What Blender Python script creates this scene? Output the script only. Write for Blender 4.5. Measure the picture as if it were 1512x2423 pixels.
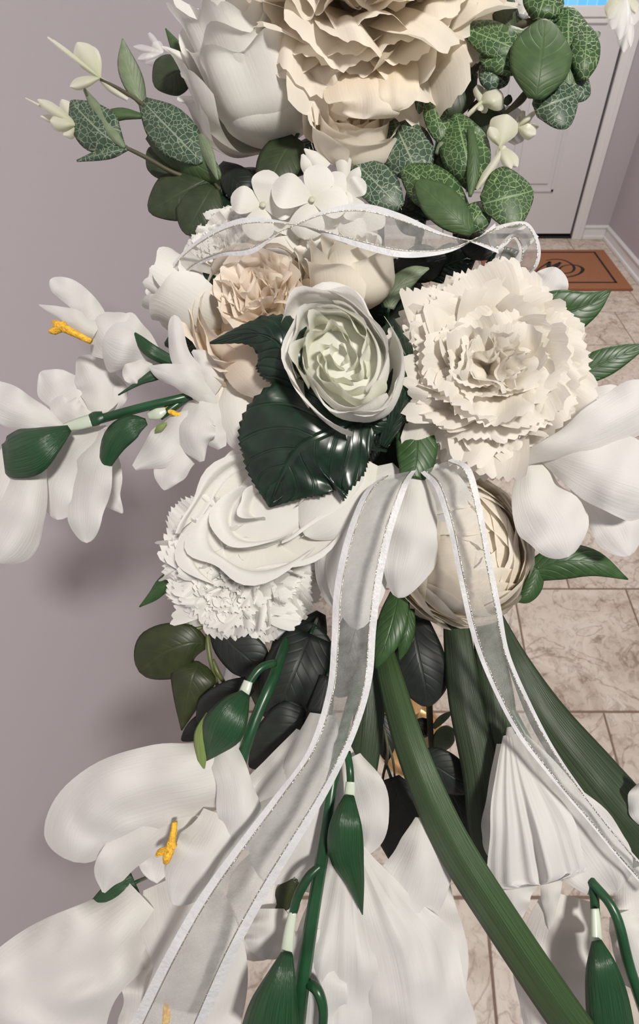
import bpy, bmesh, math, random
from mathutils import Vector, Matrix, Quaternion, noise as mnoise
PI = math.pi
scene = bpy.context.scene
for o in list(bpy.data.objects):
    bpy.data.objects.remove(o)
COL = scene.collection

# ------------------------------------------------------------------ camera
FPX, CX, CY, H, PITCH = 1030.0, 952.0, 1150.0, 1.30, math.radians(49.05)
cam_d = bpy.data.cameras.new('camera'); cam = bpy.data.objects.new('camera', cam_d); COL.objects.link(cam)
cam_d.sensor_fit = 'VERTICAL'; cam_d.sensor_height = 36.0; cam_d.lens = 36.0 * FPX / 2423.0
cam_d.shift_x = -(CX - 756.0) / 2423.0; cam_d.shift_y = -(1211.5 - CY) / 2423.0
cam_d.clip_start = 0.01
cam.location = (0, 0, H); cam.rotation_euler = (PI / 2 - PITCH, 0, 0)
cam_d.dof.use_dof = True; cam_d.dof.focus_distance = 0.27; cam_d.dof.aperture_fstop = 17
scene.camera = cam

# ------------------------------------------------------------------ world, lights, exposure
world = bpy.data.worlds.new('world'); scene.world = world; world.use_nodes = True
wb = world.node_tree.nodes['Background']; wb.inputs[0].default_value = (0.94, 0.95, 1.0, 1); wb.inputs[1].default_value = 0.145
def area(name, loc, target, size, power, col):
    l = bpy.data.lights.new(name, 'AREA'); l.shape = 'DISK'; l.size = size; l.energy = power; l.color = col
    o = bpy.data.objects.new(name, l); COL.objects.link(o); o.location = loc
    o.rotation_euler = (Vector(target) - Vector(loc)).to_track_quat('-Z', 'Y').to_euler(); return o
area('ceiling_lamp_light', (0.62, -0.42, 2.40), (0.0, 0.2, 1.0), 0.20, 31, (1.0, 0.955, 0.895))
area('hall_lamp_light', (0.75, 2.3, 2.42), (0.7, 2.3, 0.0), 0.4, 26, (1.0, 0.94, 0.87))
vs = scene.view_settings
vs.view_transform = 'Standard'; vs.look = 'None'; vs.gamma = 1.0; vs.use_curve_mapping = False; vs.exposure = 0.0

# ------------------------------------------------------------------ helpers: space
RV = Vector((1, 0, 0)); FV = Vector((0, math.cos(PITCH), -math.sin(PITCH))); DV = Vector((0, -math.sin(PITCH), -math.cos(PITCH)))
CAM = Vector((0, 0, H))
def P(x, y, d):
    return CAM + d * (FV + (x - CX) / FPX * RV + (y - CY) / FPX * DV)
def floor_pt(x, y, z=0.0):
    r = FV + (x - CX) / FPX * RV + (y - CY) / FPX * DV
    return CAM + r * ((H - z) / -r.z)
def far_pt(x, y, Y):
    r = FV + (x - CX) / FPX * RV + (y - CY) / FPX * DV
    return CAM + r * (Y / r.y)
def axw(a):
    return (a[0] * RV + a[1] * DV - a[2] * FV).normalized()
def cr(pts, t):
    n = len(pts) - 1
    if n == 1:
        return [a + (b - a) * t for a, b in zip(pts[0], pts[1])]
    x = min(max(t, 0), 1) * n; i = min(int(x), n - 1); f = x - i
    p1 = pts[i]; p2 = pts[i + 1]
    p0 = pts[i - 1] if i > 0 else [2 * a - b for a, b in zip(p1, p2)]
    p3 = pts[i + 2] if i + 2 <= n else [2 * b - a for a, b in zip(p1, p2)]
    return [0.5 * (2 * b + (c - a) * f + (2 * a - 5 * b + 4 * c - d) * f * f + (3 * b - a - 3 * c + d) * f ** 3)
            for a, b, c, d in zip(p0, p1, p2, p3)]

# ------------------------------------------------------------------ helpers: materials
MATS = {}
def newmat(name):
    m = bpy.data.materials.new(name); m.use_nodes = True; nt = m.node_tree
    for n in list(nt.nodes): nt.nodes.remove(n)
    out = nt.nodes.new('ShaderNodeOutputMaterial'); MATS[name] = m
    return m, nt, out
def N(nt, typ, **kw):
    n = nt.nodes.new(typ)
    for k, v in kw.items():
        if k in n.inputs: n.inputs[k].default_value = v
        else: setattr(n, k, v)
    return n
def L(nt, a, b): nt.links.new(a, b)
def c4(c): return (c[0], c[1], c[2], 1)
def srgb(r, g, b):
    f = lambda v: (v / 255 / 12.92) if v <= 10 else ((v / 255 + 0.055) / 1.055) ** 2.4
    return (f(r), f(g), f(b))
def ramp(nt, fac, stops):
    r = nt.nodes.new('ShaderNodeValToRGB'); e = r.color_ramp.elements
    e[0].position, e[0].color = stops[0][0], c4(stops[0][1]); e[1].position, e[1].color = stops[-1][0], c4(stops[-1][1])
    for p, c in stops[1:-1]:
        x = e.new(p); x.color = c4(c)
    L(nt, fac, r.inputs[0]); return r.outputs[0]
def petal_mat(name, base, tip, trans=0.34, rough=0.62, vein=0.5, mid=0.5, sheen=0.2):
    m, nt, out = newmat(name)
    uv = N(nt, 'ShaderNodeUVMap', uv_map='UVMap'); sep = N(nt, 'ShaderNodeSeparateXYZ'); L(nt, uv.outputs[0], sep.inputs[0])
    col = ramp(nt, sep.outputs[1], [(0.0, base), (mid, [(a + 2 * b) / 3 for a, b in zip(base, tip)]), (1.0, tip)])
    mp = N(nt, 'ShaderNodeMapping'); mp.inputs['Scale'].default_value = (9, 0.9, 1); L(nt, uv.outputs[0], mp.inputs[0])
    nz = N(nt, 'ShaderNodeTexNoise', Scale=2.2, Detail=3.0); L(nt, mp.outputs[0], nz.inputs['Vector'])
    uvm = N(nt, 'ShaderNodeUVMap', uv_map='UVm')
    nf = N(nt, 'ShaderNodeTexNoise', Scale=14.0, Detail=2.0); L(nt, uvm.outputs[0], nf.inputs['Vector'])
    ad = N(nt, 'ShaderNodeMath', operation='MULTIPLY_ADD'); L(nt, nf.outputs[0], ad.inputs[0]); ad.inputs[1].default_value = 0.25; L(nt, nz.outputs[0], ad.inputs[2])
    bp = N(nt, 'ShaderNodeBump', Strength=vein, Distance=0.0008); L(nt, ad.outputs[0], bp.inputs['Height'])
    pr = N(nt, 'ShaderNodeBsdfPrincipled', Roughness=rough); L(nt, col, pr.inputs['Base Color']); L(nt, bp.outputs[0], pr.inputs['Normal'])
    pr.inputs['Sheen Weight'].default_value = sheen; pr.inputs['Specular IOR Level'].default_value = 0.3
    tr = N(nt, 'ShaderNodeBsdfTranslucent'); L(nt, col, tr.inputs[0]); L(nt, bp.outputs[0], tr.inputs['Normal'])
    mx = N(nt, 'ShaderNodeMixShader'); mx.inputs[0].default_value = trans
    L(nt, pr.outputs[0], mx.inputs[1]); L(nt, tr.outputs[0], mx.inputs[2]); L(nt, mx.outputs[0], out.inputs[0])
    return m
petal_mat('white_petal', (0.79, 0.78, 0.70), (0.825, 0.815, 0.785), vein=0.3)
petal_mat('ivory_petal', (0.85, 0.77, 0.62), (0.88, 0.835, 0.75), vein=0.25)
petal_mat('cream_petal', (0.88, 0.75, 0.54), (0.89, 0.83, 0.73), vein=0.35, trans=0.42)
petal_mat('peach_petal', (0.90, 0.75, 0.57), (0.90, 0.82, 0.72), vein=0.2, trans=0.42)
petal_mat('bud_petal', (0.70, 0.72, 0.44), (0.84, 0.84, 0.77), vein=0.2, mid=0.5)
petal_mat('carnation_petal', (0.88, 0.78, 0.60), (0.87, 0.835, 0.775), trans=0.45, vein=0.35, mid=0.5)
petal_mat('cool_white_petal', (0.73, 0.72, 0.68), (0.755, 0.745, 0.735), vein=0.35)
petal_mat('pod_petal', (0.62, 0.64, 0.45), (0.80, 0.79, 0.68), trans=0.4, vein=0.2, rough=0.35)

def leaf_mat(name, dark, light, rough=0.38, spec=0.5, veins='pinnate', veincol=None, vs_=0.6, bump=0.5, trans=0.08):
    m, nt, out = newmat(name)
    uv = N(nt, 'ShaderNodeUVMap', uv_map='UVMap'); uvm = N(nt, 'ShaderNodeUVMap', uv_map='UVm')
    nz = N(nt, 'ShaderNodeTexNoise', Scale=1.1, Detail=3.0); L(nt, uvm.outputs[0], nz.inputs['Vector'])
    col = ramp(nt, nz.outputs[0], [(0.3, dark), (0.7, light)])
    sep = N(nt, 'ShaderNodeSeparateXYZ'); L(nt, uv.outputs[0], sep.inputs[0])
    ab = N(nt, 'ShaderNodeMath', operation='ABSOLUTE'); L(nt, sep.outputs[0], ab.inputs[0])
    pr = N(nt, 'ShaderNodeBsdfPrincipled', Roughness=rough); pr.inputs['Specular IOR Level'].default_value = spec
    bp = N(nt, 'ShaderNodeBump', Strength=bump, Distance=0.0012)
    if veins == 'net':
        nw = N(nt, 'ShaderNodeTexNoise', Scale=3.0); L(nt, uvm.outputs[0], nw.inputs['Vector'])
        mixv = N(nt, 'ShaderNodeMixRGB'); mixv.inputs[0].default_value = 0.06; L(nt, uvm.outputs[0], mixv.inputs[1]); L(nt, nw.outputs[1], mixv.inputs[2])
        vo = N(nt, 'ShaderNodeTexVoronoi', feature='DISTANCE_TO_EDGE', Scale=3.1); L(nt, mixv.outputs[0], vo.inputs['Vector'])
        lt = ramp(nt, vo.outputs['Distance'], [(0.01, (1, 1, 1)), (0.075, (0, 0, 0))])
        md = ramp(nt, ab.outputs[0], [(0.015, (1, 1, 1)), (0.05, (0, 0, 0))])
        mxv = N(nt, 'ShaderNodeMixRGB', blend_type='LIGHTEN'); mxv.inputs[0].default_value = 1; L(nt, lt, mxv.inputs[1]); L(nt, md, mxv.inputs[2])
        big = N(nt, 'ShaderNodeTexNoise', Scale=0.5); L(nt, uvm.outputs[0], big.inputs['Vector'])
        mu = N(nt, 'ShaderNodeMath', operation='MULTIPLY'); L(nt, mxv.outputs[0], mu.inputs[0]); mu.inputs[1].default_value = vs_
        mc = N(nt, 'ShaderNodeMixRGB'); L(nt, mu.outputs[0], mc.inputs[0]); L(nt, col, mc.inputs[1]); mc.inputs[2].default_value = c4(veincol)
        L(nt, mc.outputs[0], pr.inputs['Base Color']); L(nt, mxv.outputs[0], bp.inputs['Height']); bp.invert = True
        cc = mc.outputs[0]
    elif veins == 'pinnate':
        # side veins: v - |u|*0.25, periodic
        m1 = N(nt, 'ShaderNodeMath', operation='MULTIPLY_ADD'); L(nt, ab.outputs[0], m1.inputs[0]); m1.inputs[1].default_value = -0.28; L(nt, sep.outputs[1], m1.inputs[2])
        m2 = N(nt, 'ShaderNodeMath', operation='MULTIPLY'); L(nt, m1.outputs[0], m2.inputs[0]); m2.inputs[1].default_value = 50.0
        m3 = N(nt, 'ShaderNodeMath', operation='SINE'); L(nt, m2.outputs[0], m3.inputs[0])
        lt = ramp(nt, m3.outputs[0], [(0.0, (0, 0, 0)), (0.9, (0.15, 0.15, 0.15)), (1.0, (0.6, 0.6, 0.6))])
        md = ramp(nt, ab.outputs[0], [(0.02, (1, 1, 1)), (0.07, (0, 0, 0))])
        mxv = N(nt, 'ShaderNodeMixRGB', blend_type='LIGHTEN'); mxv.inputs[0].default_value = 1; L(nt, lt, mxv.inputs[1]); L(nt, md, mxv.inputs[2])
        mu = N(nt, 'ShaderNodeMath', operation='MULTIPLY'); L(nt, mxv.outputs[0], mu.inputs[0]); mu.inputs[1].default_value = vs_ * 0.35
        mc = N(nt, 'ShaderNodeMixRGB'); L(nt, mu.outputs[0], mc.inputs[0]); L(nt, col, mc.inputs[1]); mc.inputs[2].default_value = c4(veincol or light)
        L(nt, mc.outputs[0], pr.inputs['Base Color']); L(nt, mxv.outputs[0], bp.inputs['Height']); bp.invert = True
        cc = mc.outputs[0]
    else:   # streaks along the blade
        mp = N(nt, 'ShaderNodeMapping'); mp.inputs['Scale'].default_value = (7, 0.8, 1); L(nt, uv.outputs[0], mp.inputs[0])
        n2 = N(nt, 'ShaderNodeTexNoise', Scale=3.0, Detail=3.0); L(nt, mp.outputs[0], n2.inputs['Vector'])
        cc = ramp(nt, n2.outputs[0], [(0.32, dark), (0.68, light)])
        L(nt, cc, pr.inputs['Base Color']); L(nt, n2.outputs[0], bp.inputs['Height'])
    L(nt, bp.outputs[0], pr.inputs['Normal'])
    tr = N(nt, 'ShaderNodeBsdfTranslucent'); L(nt, cc, tr.inputs[0])
    mx = N(nt, 'ShaderNodeMixShader'); mx.inputs[0].default_value = trans
    L(nt, pr.outputs[0], mx.inputs[1]); L(nt, tr.outputs[0], mx.inputs[2]); L(nt, mx.outputs[0], out.inputs[0])
    return m
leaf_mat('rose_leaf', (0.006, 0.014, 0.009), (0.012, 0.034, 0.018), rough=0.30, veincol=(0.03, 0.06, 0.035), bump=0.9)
leaf_mat('eucalyptus_leaf', (0.028, 0.07, 0.024), (0.06, 0.12, 0.038), rough=0.45, veins='net', veincol=(0.30, 0.42, 0.20), vs_=0.75, bump=0.3, trans=0.18)
leaf_mat('eucalyptus_leaf_grey', (0.028, 0.06, 0.036), (0.06, 0.105, 0.062), rough=0.42, veins='net', veincol=(0.32, 0.38, 0.27), vs_=0.8, bump=0.3, trans=0.12)
leaf_mat('eucalyptus_back', (0.05, 0.095, 0.035), (0.08, 0.14, 0.05), rough=0.5, veincol=(0.12, 0.2, 0.08), bump=0.3, trans=0.18)
leaf_mat('eucalyptus_pale', (0.16, 0.21, 0.12), (0.24, 0.30, 0.19), rough=0.5, veincol=(0.3, 0.35, 0.22), bump=0.3, trans=0.2)
leaf_mat('round_dark_leaf', (0.022, 0.036, 0.015), (0.04, 0.058, 0.024), rough=0.5, veincol=(0.06, 0.09, 0.035), bump=0.3)
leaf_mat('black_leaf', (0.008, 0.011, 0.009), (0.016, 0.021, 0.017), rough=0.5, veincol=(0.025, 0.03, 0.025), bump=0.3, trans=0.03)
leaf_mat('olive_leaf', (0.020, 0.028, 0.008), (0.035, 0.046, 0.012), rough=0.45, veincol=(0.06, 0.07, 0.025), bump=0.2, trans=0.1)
leaf_mat('pointed_leaf', (0.022, 0.06, 0.018), (0.045, 0.10, 0.03), rough=0.42, veincol=(0.02, 0.04, 0.015), bump=0.4)
leaf_mat('blade_leaf', (0.018, 0.032, 0.015), (0.042, 0.066, 0.032), rough=0.45, veins='streak', bump=0.5)
leaf_mat('bright_blade_leaf', (0.024, 0.052, 0.018), (0.058, 0.105, 0.038), rough=0.42, veins='streak', bump=0.5)
leaf_mat('calyx_green', (0.009, 0.040, 0.016), (0.022, 0.078, 0.028), rough=0.33, veins='streak', bump=0.5)
leaf_mat('light_bract', (0.14, 0.22, 0.05), (0.28, 0.36, 0.12), rough=0.5, veins='streak', bump=0.3, trans=0.2)

def simple(name, col, rough=0.5, metal=0.0, nscale=0, namp=0.15, bump=0.0, bscale=40, coat=0.0):
    m, nt, out = newmat(name)
    pr = N(nt, 'ShaderNodeBsdfPrincipled', Roughness=rough, Metallic=metal); pr.inputs['Coat Weight'].default_value = coat
    tc = N(nt, 'ShaderNodeTexCoord')
    if nscale:
        nz = N(nt, 'ShaderNodeTexNoise', Scale=nscale, Detail=4.0); L(nt, tc.outputs['Object'], nz.inputs['Vector'])
        L(nt, ramp(nt, nz.outputs[0], [(0.3, [c * (1 - namp) for c in col]), (0.7, [min(1, c * (1 + namp)) for c in col])]), pr.inputs['Base Color'])
    else: pr.inputs['Base Color'].default_value = c4(col)
    if bump:
        nb = N(nt, 'ShaderNodeTexNoise', Scale=bscale, Detail=3.0); L(nt, tc.outputs['Object'], nb.inputs['Vector'])
        bp = N(nt, 'ShaderNodeBump', Strength=bump, Distance=0.001); L(nt, nb.outputs[0], bp.inputs['Height']); L(nt, bp.outputs[0], pr.inputs['Normal'])
    L(nt, pr.outputs[0], out.inputs[0]); return m
simple('stem_green', (0.012, 0.055, 0.022), 0.32, nscale=60, namp=0.3)
simple('stem_olive', (0.09, 0.11, 0.03), 0.45, nscale=60, namp=0.3)
simple('twig', (0.07, 0.065, 0.035), 0.6, nscale=90, namp=0.35)
simple('pale_sleeve', (0.52, 0.58, 0.47), 0.25, nscale=50, namp=0.1)
simple('stamen_yellow', (0.80, 0.43, 0.04), 0.8, nscale=500, namp=0.35, bump=1.0, bscale=900)
simple('gold', (0.86, 0.56, 0.25), 0.16, 1.0)
simple('foam', (0.010, 0.018, 0.010), 0.95, nscale=80, namp=0.5, bump=1.0, bscale=150)
simple('wall_paint', srgb(186, 179, 185), 0.75, bump=0.12, bscale=260)
simple('trim_paint', (0.80, 0.79, 0.79), 0.42, bump=0.05, bscale=40)
simple('door_paint', (0.70, 0.69, 0.71), 0.42, bump=0.05, bscale=60)
simple('gap_black', (0.012, 0.011, 0.012), 0.7)
simple('grout', srgb(132, 110, 98), 0.9, nscale=200, namp=0.1)
simple('coir', srgb(158, 104, 72), 0.95, nscale=500, namp=0.35, bump=1.0, bscale=700)
simple('mat_black', (0.012, 0.011, 0.012), 0.9, bump=0.8, bscale=700)
simple('steel_thread', (0.78, 0.74, 0.64), 0.28, 1.0, bump=1.0, bscale=900)
simple('satin', (0.56, 0.56, 0.57), 0.5, nscale=150, namp=0.05, bump=0.5, bscale=420)
def tile_mat():
    m, nt, out = newmat('stone_tile')
    tc = N(nt, 'ShaderNodeTexCoord'); oi = N(nt, 'ShaderNodeObjectInfo')
    ofs = N(nt, 'ShaderNodeVectorMath', operation='SCALE'); L(nt, oi.outputs['Location'], ofs.inputs[0]); ofs.inputs['Scale'].default_value = 2.7
    add = N(nt, 'ShaderNodeVectorMath', operation='ADD'); L(nt, tc.outputs['Object'], add.inputs[0]); L(nt, ofs.outputs[0], add.inputs[1])
    n1 = N(nt, 'ShaderNodeTexNoise', Scale=5.0, Detail=7.0, Roughness=0.62, Distortion=1.4); L(nt, add.outputs[0], n1.inputs['Vector'])
    n2 = N(nt, 'ShaderNodeTexNoise', Scale=38.0, Detail=5.0, Roughness=0.7, Distortion=0.8); L(nt, add.outputs[0], n2.inputs['Vector'])
    ca = ramp(nt, n1.outputs[0], [(0.30, srgb(182, 164, 150)), (0.48, srgb(208, 194, 181)), (0.62, srgb(220, 208, 197)), (0.75, srgb(194, 175, 161))])
    cb = ramp(nt, n2.outputs[0], [(0.36, srgb(140, 120, 108)), (0.50, (1, 1, 1))])
    mx = N(nt, 'ShaderNodeMixRGB', blend_type='MULTIPLY'); mx.inputs[0].default_value = 0.4; L(nt, ca, mx.inputs[1]); L(nt, cb, mx.inputs[2])
    # meandering darker veins
    wv = N(nt, 'ShaderNodeTexNoise', Scale=3.2, Detail=5.0, Distortion=2.0); L(nt, add.outputs[0], wv.inputs['Vector'])
    vn = ramp(nt, wv.outputs[0], [(0.485, (1, 1, 1)), (0.5, srgb(150, 126, 112)), (0.515, (1, 1, 1))])
    m2 = N(nt, 'ShaderNodeMixRGB', blend_type='MULTIPLY'); m2.inputs[0].default_value = 0.5; L(nt, mx.outputs[0], m2.inputs[1]); L(nt, vn, m2.inputs[2])
    pr = N(nt, 'ShaderNodeBsdfPrincipled', Roughness=0.5); L(nt, m2.outputs[0], pr.inputs['Base Color'])
    bp = N(nt, 'ShaderNodeBump', Strength=0.15, Distance=0.001); L(nt, n2.outputs[0], bp.inputs['Height']); L(nt, bp.outputs[0], pr.inputs['Normal'])
    L(nt, pr.outputs[0], out.inputs[0])
tile_mat()
def sheer_mat():
    m, nt, out = newmat('organza')
    uvm = N(nt, 'ShaderNodeUVMap', uv_map='UVm')
    nz = N(nt, 'ShaderNodeTexNoise', Scale=30.0, Detail=2.0); L(nt, uvm.outputs[0], nz.inputs['Vector'])
    big = N(nt, 'ShaderNodeTexNoise', Scale=1.2, Detail=2.0); L(nt, uvm.outputs[0], big.inputs['Vector'])
    wv = N(nt, 'ShaderNodeTexWave', Scale=9.0, Distortion=0.3); wv.bands_direction = 'Y'; L(nt, uvm.outputs[0], wv.inputs['Vector'])
    bp = N(nt, 'ShaderNodeBump', Strength=0.9, Distance=0.0015); L(nt, nz.outputs[0], bp.inputs['Height'])
    pr = N(nt, 'ShaderNodeBsdfPrincipled', Roughness=0.30); pr.inputs['Base Color'].default_value = (0.9, 0.9, 0.88, 1); L(nt, bp.outputs[0], pr.inputs['Normal'])
    tl = N(nt, 'ShaderNodeBsdfTranslucent'); tl.inputs[0].default_value = (0.9, 0.9, 0.88, 1)
    mm = N(nt, 'ShaderNodeMixShader'); mm.inputs[0].default_value = 0.4; L(nt, pr.outputs[0], mm.inputs[1]); L(nt, tl.outputs[0], mm.inputs[2])
    # sparse glints of the metallic weave
    gl = N(nt, 'ShaderNodeBsdfGlossy', Roughness=0.32); L(nt, bp.outputs[0], gl.inputs['Normal'])
    gm = ramp(nt, nz.outputs[0], [(0.60, (0, 0, 0)), (0.66, (1, 1, 1))])
    mg = N(nt, 'ShaderNodeMixShader'); L(nt, gm, mg.inputs[0]); L(nt, mm.outputs[0], mg.inputs[1]); L(nt, gl.outputs[0], mg.inputs[2])
    tp = N(nt, 'ShaderNodeBsdfTransparent')
    fac = ramp(nt, big.outputs[0], [(0.3, (0.30, 0.30, 0.30)), (0.7, (0.52, 0.52, 0.52))])
    mx = N(nt, 'ShaderNodeMixShader'); L(nt, fac, mx.inputs[0]); L(nt, tp.outputs[0], mx.inputs[1]); L(nt, mg.outputs[0], mx.inputs[2])
    L(nt, mx.outputs[0], out.inputs[0])
sheer_mat()
def clear_mat():
    m, nt, out = newmat('clear_plastic')
    pr = N(nt, 'ShaderNodeBsdfPrincipled', Roughness=0.12); pr.inputs['Base Color'].default_value = (0.88, 0.88, 0.86, 1)
    tp = N(nt, 'ShaderNodeBsdfTransparent'); mx = N(nt, 'ShaderNodeMixShader'); mx.inputs[0].default_value = 0.34
    L(nt, tp.outputs[0], mx.inputs[1]); L(nt, pr.outputs[0], mx.inputs[2]); L(nt, mx.outputs[0], out.inputs[0])
clear_mat()
def window_mat():
    m, nt, out = newmat('daylight_glass')
    tc = N(nt, 'ShaderNodeTexCoord'); br = N(nt, 'ShaderNodeTexBrick', Scale=9.0); L(nt, tc.outputs['Object'], br.inputs['Vector'])
    br.inputs['Color1'].default_value = (0.16, 0.52, 0.88, 1); br.inputs['Color2'].default_value = (0.22, 0.60, 0.95, 1); br.inputs['Mortar'].default_value = (0.35, 0.72, 1, 1)
    em = N(nt, 'ShaderNodeEmission', Strength=1.1); L(nt, br.outputs[0], em.inputs[0]); L(nt, em.outputs[0], out.inputs[0])
window_mat()

# ------------------------------------------------------------------ helpers: objects
def mesh_from(name, verts, faces, mat, uv=None, uvm=None, smooth=True):
    me = bpy.data.meshes.new(name); me.from_pydata([tuple(v) for v in verts], [], faces); me.update()
    if smooth: me.polygons.foreach_set('use_smooth', [True] * len(me.polygons))
    if uv is not None:
        for nm, data in (('UVMap', uv), ('UVm', uvm if uvm is not None else uv)):
            l = me.uv_layers.new(name=nm); buf = [0.0] * (2 * len(me.loops))
            for i, lp in enumerate(me.loops):
                buf[2 * i], buf[2 * i + 1] = data[lp.vertex_index]
            l.data.foreach_set('uv', buf)
    me.materials.append(MATS[mat]); return me
def link(name, me, parent=None, origin=None):
    o = bpy.data.objects.new(name, me); COL.objects.link(o)
    if parent is not None: o.parent = parent
    return o
def thing(name, label, cat, loc, group=None):
    o = bpy.data.objects.new(name, None); COL.objects.link(o); o.location = loc; o.empty_display_size = 0.01
    o['label'] = label; o['category'] = cat
    if group: o['group'] = group
    return o
def tag(o, label, cat, group=None):
    o['label'] = label; o['category'] = cat
    if group: o['group'] = group
    return o
def org(parent):
    v = Vector((0, 0, 0)); p = parent
    while p is not None:
        v += p.location; p = p.parent
    return v
def gridfaces(nu, nv):
    return [(j * (nu + 1) + i, j * (nu + 1) + i + 1, (j + 1) * (nu + 1) + i + 1, (j + 1) * (nu + 1) + i) for j in range(nv) for i in range(nu)]

def sheet(parent, name, mat, ctrl, cup=0.35, roll=0.0, fold=0.0, rend=0.0, rsta=0.0, ruf=0.0, rf=2.5, pleat=0.0, pk=6, serr=0.0,
          teeth=20, wr=0.0004, nu=12, nv=20, seed=0, thick=0.0, label=None, lw=1.0, wav=0.0):
    """a petal or leaf: ctrl rows (x, y, d, half-width) along its midrib; cup bends its sides back, roll tilts it, fold creases the midrib"""
    if serr: nv = max(nv, teeth * 2); nu = max(nu, 14)
    rng = random.Random(seed * 77 + int(ctrl[0][0] * 3 + ctrl[-1][1])); ph = rng.uniform(0, 6.28); ph2 = rng.uniform(0, 6.28)
    o0 = org(parent); vs, uv, uvm = [], [], []
    prev = None; arc = 0.0
    for j in range(nv + 1):
        v = j / nv
        if rend > 0: v = 1 - (1 - v) ** 1.35
        x, y, d, hw = cr(ctrl, v)[:4]; x2, y2 = cr(ctrl, min(1, v + 0.01))[:2]; x1, y1 = cr(ctrl, max(0, v - 0.01))[:2]
        tx, ty = x2 - x1, y2 - y1; l = math.hypot(tx, ty) or 1; tx /= l; ty /= l
        hw = max(hw, 0.4)
        if rend and v > 1 - rend: hw *= math.sqrt(max(0.0, 1 - ((v - 1 + rend) / rend) ** 2)) + 0.01
        if rsta and v < rsta: hw *= math.sqrt(max(0.0, 1 - ((rsta - v) / rsta) ** 2)) + 0.01
        if prev is not None: arc += (P(x, y, d) - prev).length
        prev = P(x, y, d); mpx = d / FPX
        for i in range(nu + 1):
            s = -1 + 2 * i / nu; e = s
            if serr and abs(s) > 0.99: e = s * (1 + serr * ((v * teeth) % 1.0 - 0.5) * min(1, 60 / max(hw, 1)))
            if wav: e = e * (1 + wav * 1.6 * abs(s) ** 2 * mnoise.noise(Vector((v * 3.2 + ph, 3 + (7 if s > 0 else 0), seed * 1.7 + ph2))))
            px = x - ty * hw * e; py = y + tx * hw * e
            w = hw * mpx * lw
            dd = w * (cup * s * s + roll * s + fold * abs(s)) + ruf * w * abs(s) ** 1.5 * math.sin(rf * v * 6.28 + ph + (1.3 if s > 0 else 0)) \
                + ruf * 0.5 * w * v ** 3 * math.sin(s * 4 + ph2) + pleat * 3.0 * w * mnoise.noise(Vector((s * pk * .75 + ph * 9, v * 0.7, seed + ph2))) * (0.3 + 0.7 * v)
            q = P(px, py, d + dd)
            if wr: q = P(px, py, d + dd + wr * 1.6 * mnoise.noise(q * 55.0 + Vector((seed, ph, 0))))
            vs.append(q - o0); uv.append((s, v)); uvm.append((s * hw * mpx * 100, arc * 100))
    me = mesh_from(name, vs, gridfaces(nu, nv), mat, uv, uvm); o = link(name, me, parent)
    if thick:
        md = o.modifiers.new('thickness', 'SOLIDIFY'); md.thickness = thick; md.offset = 0
    if label: o['label'] = label
    return o
def tube(parent, name, mat, pts, n=0, sides=8, world=False, rad=None, label=None):
    """round stem: pts (x, y, d, radius px)"""
    o0 = org(parent) if parent is not None else Vector((0, 0, 0)); n = n or max(6, 6 * (len(pts) - 1)); rows = []
    for j in range(n + 1):
        q = cr(pts, j / n)
        if world: rows.append((Vector(q[:3]), q[3]))
        else: rows.append((P(q[0], q[1], q[2]), abs(q[3]) * q[2] / FPX))
    vs, uv, uvm = [], [], []; up = Vector((0.13, 0.31, 0.94)); arc = 0
    for j, (p, r) in enumerate(rows):
        t = (rows[min(j + 1, n)][0] - rows[max(j - 1, 0)][0]).normalized()
        a = t.cross(up).normalized(); b = t.cross(a)
        if j: arc += (p - rows[j - 1][0]).length
        for i in range(sides):
            an = 2 * PI * i / sides; vs.append(p + (a * math.cos(an) + b * math.sin(an)) * r - o0)
            uv.append((2 * i / sides - 1, j / n)); uvm.append((i * r * 100, arc * 100))
    fs = [(j * sides + i, j * sides + (i + 1) % sides, (j + 1) * sides + (i + 1) % sides, (j + 1) * sides + i) for j in range(n) for i in range(sides)]
    fs += [tuple(range(sides - 1, -1, -1)), tuple(n * sides + i for i in range(sides))]
    o = link(name, mesh_from(name, vs, fs, mat, uv, uvm), parent)
    if label: o['label'] = label
    return o
def cone(parent, name, mat, ctrl, flat=0.55, sides=14, n=16, label=None, ribs=0.06):
    """a closed calyx: elliptical cross-sections along ctrl (x, y, d, half-width)"""
    o0 = org(parent); vs, uv, uvm = [], [], []
    for j in range(n + 1):
        v = j / n; x, y, d, hw = cr(ctrl, v); x2, y2 = cr(ctrl, min(1, v + .01))[:2]; x1, y1 = cr(ctrl, max(0, v - .01))[:2]
        tx, ty = x2 - x1, y2 - y1; l = math.hypot(tx, ty) or 1; tx /= l; ty /= l; hw = max(hw, 0.5)
        for i in range(sides):
            a = 2 * PI * i / sides; k = 1 + ribs * math.cos(a * 5)
            vs.append(P(x - ty * hw * k * math.cos(a), y + tx * hw * k * math.cos(a), d - hw * k * d / FPX * flat * math.sin(a)) - o0)
            uv.append((math.cos(a), v)); uvm.append((a, v * 5))
    fs = [(j * sides + i, j * sides + (i + 1) % sides, (j + 1) * sides + (i + 1) % sides, (j + 1) * sides + i) for j in range(n) for i in range(sides)]
    fs += [tuple(range(sides - 1, -1, -1)), tuple(n * sides + i for i in range(sides))]
    o = link(name, mesh_from(name, vs, fs, mat, uv, uvm), parent)
    if label: o['label'] = label
    return o
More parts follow.
